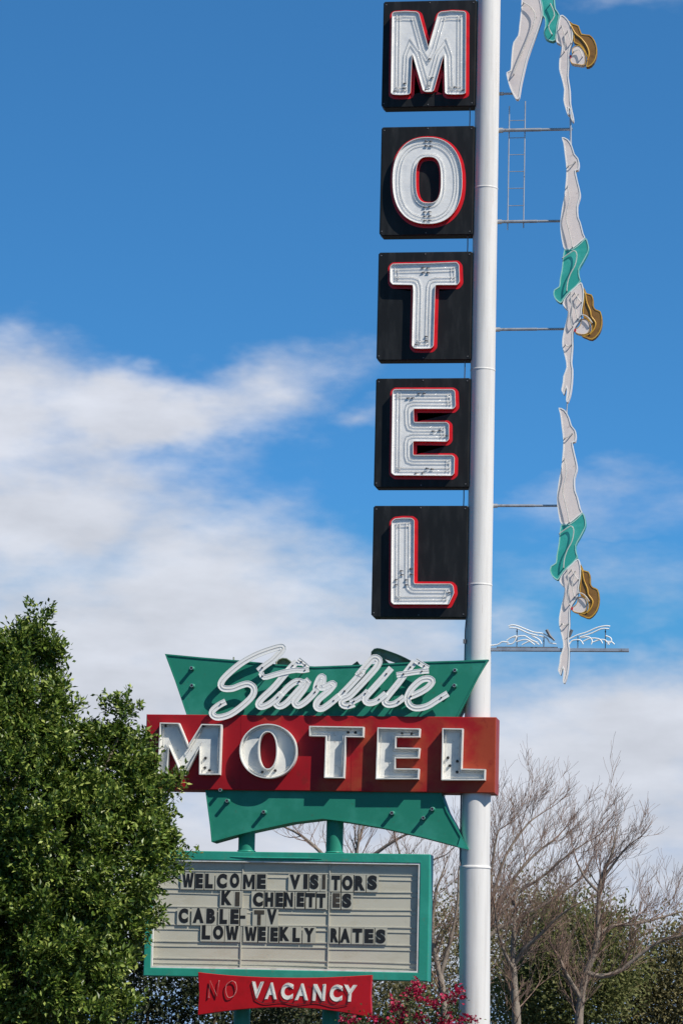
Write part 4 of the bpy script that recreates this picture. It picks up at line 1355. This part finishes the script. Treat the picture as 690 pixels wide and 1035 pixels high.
def bank(x, y, rx, ry, ang=0.0, gain=1.0):
    a, e = dirdeg(x, y)
    dx = math_('SUBTRACT', azw, a); dy = math_('SUBTRACT', elw, e)
    c, s = math.cos(math.radians(ang)), math.sin(math.radians(ang))
    u = math_('DIVIDE', math_('ADD', math_('MULTIPLY', dx, c), math_('MULTIPLY', dy, s)), rx*K)
    v = math_('DIVIDE', math_('SUBTRACT', math_('MULTIPLY', dy, c), math_('MULTIPLY', dx, s)), ry*K)
    r = math_('SQRT', math_('ADD', math_('MULTIPLY', u, u), math_('MULTIPLY', v, v)))
    q = math_('SUBTRACT', 1.0, r)
    if gain == 1.0: return q
    return math_('ADD', math_('ADD', math_('MULTIPLY', math_('MAXIMUM', q, 0.0), gain), -.17), math_('MULTIPLY', math_('MINIMUM', q, 0.0), .55))


BANKS = [(-20, 420, 160, 95, -8), (140, 418, 165, 46, 0), (272, 396, 115, 52, 24, .66), (20, 520, 190, 105, 0), (200, 610, 205, 128, -14), (100, 700, 330, 190, 0), (330, 700, 240, 140, -6),
         (560, 800, 330, 130, 0), (640, 735, 240, 80, -3), (345, 900, 700, 170, 0)]
cur = None
for b in BANKS:
    o = bank(*b)
    if cur is None: cur = o
    else:
        n = nd('ShaderNodeMath', operation='SMOOTH_MAX'); L.new(cur, n.inputs[0]); L.new(o, n.inputs[1]); n.inputs[2].default_value = .25; cur = n.outputs[0]
for b in [(362, 428, 40, 20, 10, .38), (650, -2, 110, 24, -4, .30), (630, 505, 150, 34, 6, .20), (600, 590, 170, 40, 4, .22)]:
    n = nd('ShaderNodeMath', operation='MAXIMUM'); L.new(cur, n.inputs[0]); L.new(bank(*b), n.inputs[1]); cur = n.outputs[0]
fb = noise(1.1, 8, .58, .55, 1.25, 11.0)
fb2 = noise(.35, 3, .5, .6, 1.6, 29.0)
den = math_('ADD', cur, math_('MULTIPLY', math_('SUBTRACT', fb.outputs['Fac'], .5), .85))
den = math_('ADD', den, math_('MULTIPLY', math_('SUBTRACT', fb2.outputs['Fac'], .5), .5))
mr = nd('ShaderNodeMapRange', interpolation_type='SMOOTHSTEP'); mr.inputs['From Min'].default_value = -.26; mr.inputs['From Max'].default_value = .74
L.new(den, mr.inputs['Value'])
# cloud tone: brighter where thick and high, greyer low down
tn = nd('ShaderNodeMapRange'); tn.inputs['From Min'].default_value = 1.0; tn.inputs['From Max'].default_value = 13.0; L.new(eld, tn.inputs['Value'])
cm = nd('ShaderNodeMix', data_type='RGBA'); L.new(tn.outputs['Result'], cm.inputs['Factor'])
CLS = 1.0
CL_LOW = (6.2, 6.45, 7.05); CL_HIGH = (6.7, 6.95, 7.65)
cm.inputs['A'].default_value = (*CL_LOW, 1); cm.inputs['B'].default_value = (*CL_HIGH, 1)
fb3 = noise(.9, 6, .55, .6, 1.5, 47.0)
sh = nd('ShaderNodeMapRange'); sh.inputs['From Min'].default_value = .3; sh.inputs['From Max'].default_value = .7; sh.inputs['To Min'].default_value = .87; sh.inputs['To Max'].default_value = 1.07
L.new(fb3.outputs['Fac'], sh.inputs['Value'])
cs = nd('ShaderNodeVectorMath', operation='SCALE'); L.new(cm.outputs['Result'], cs.inputs[0]); L.new(sh.outputs['Result'], cs.inputs['Scale'])
mx = nd('ShaderNodeMix', data_type='RGBA')
L.new(math_('MULTIPLY', mr.outputs['Result'], .95), mx.inputs['Factor'])
L.new(hsv.outputs[0], mx.inputs['A']); L.new(cs.outputs[0], mx.inputs['B'])
bg = nd('ShaderNodeBackground'); bg.inputs['Strength'].default_value = .10
L.new(mx.outputs['Result'], bg.inputs['Color'])
wo = nd('ShaderNodeOutputWorld'); L.new(bg.outputs[0], wo.inputs[0])

# ------------------------------------------------------------------ view
S.view_settings.view_transform = 'Standard'
try: S.view_settings.look = 'None'
except Exception: pass
S.view_settings.exposure = .12; S.view_settings.gamma = 1; S.view_settings.use_curve_mapping = False
S.render.film_transparent = False
S.cycles.max_bounces = 6
S.cycles.transparent_max_bounces = 8
S.cycles.use_denoising = True
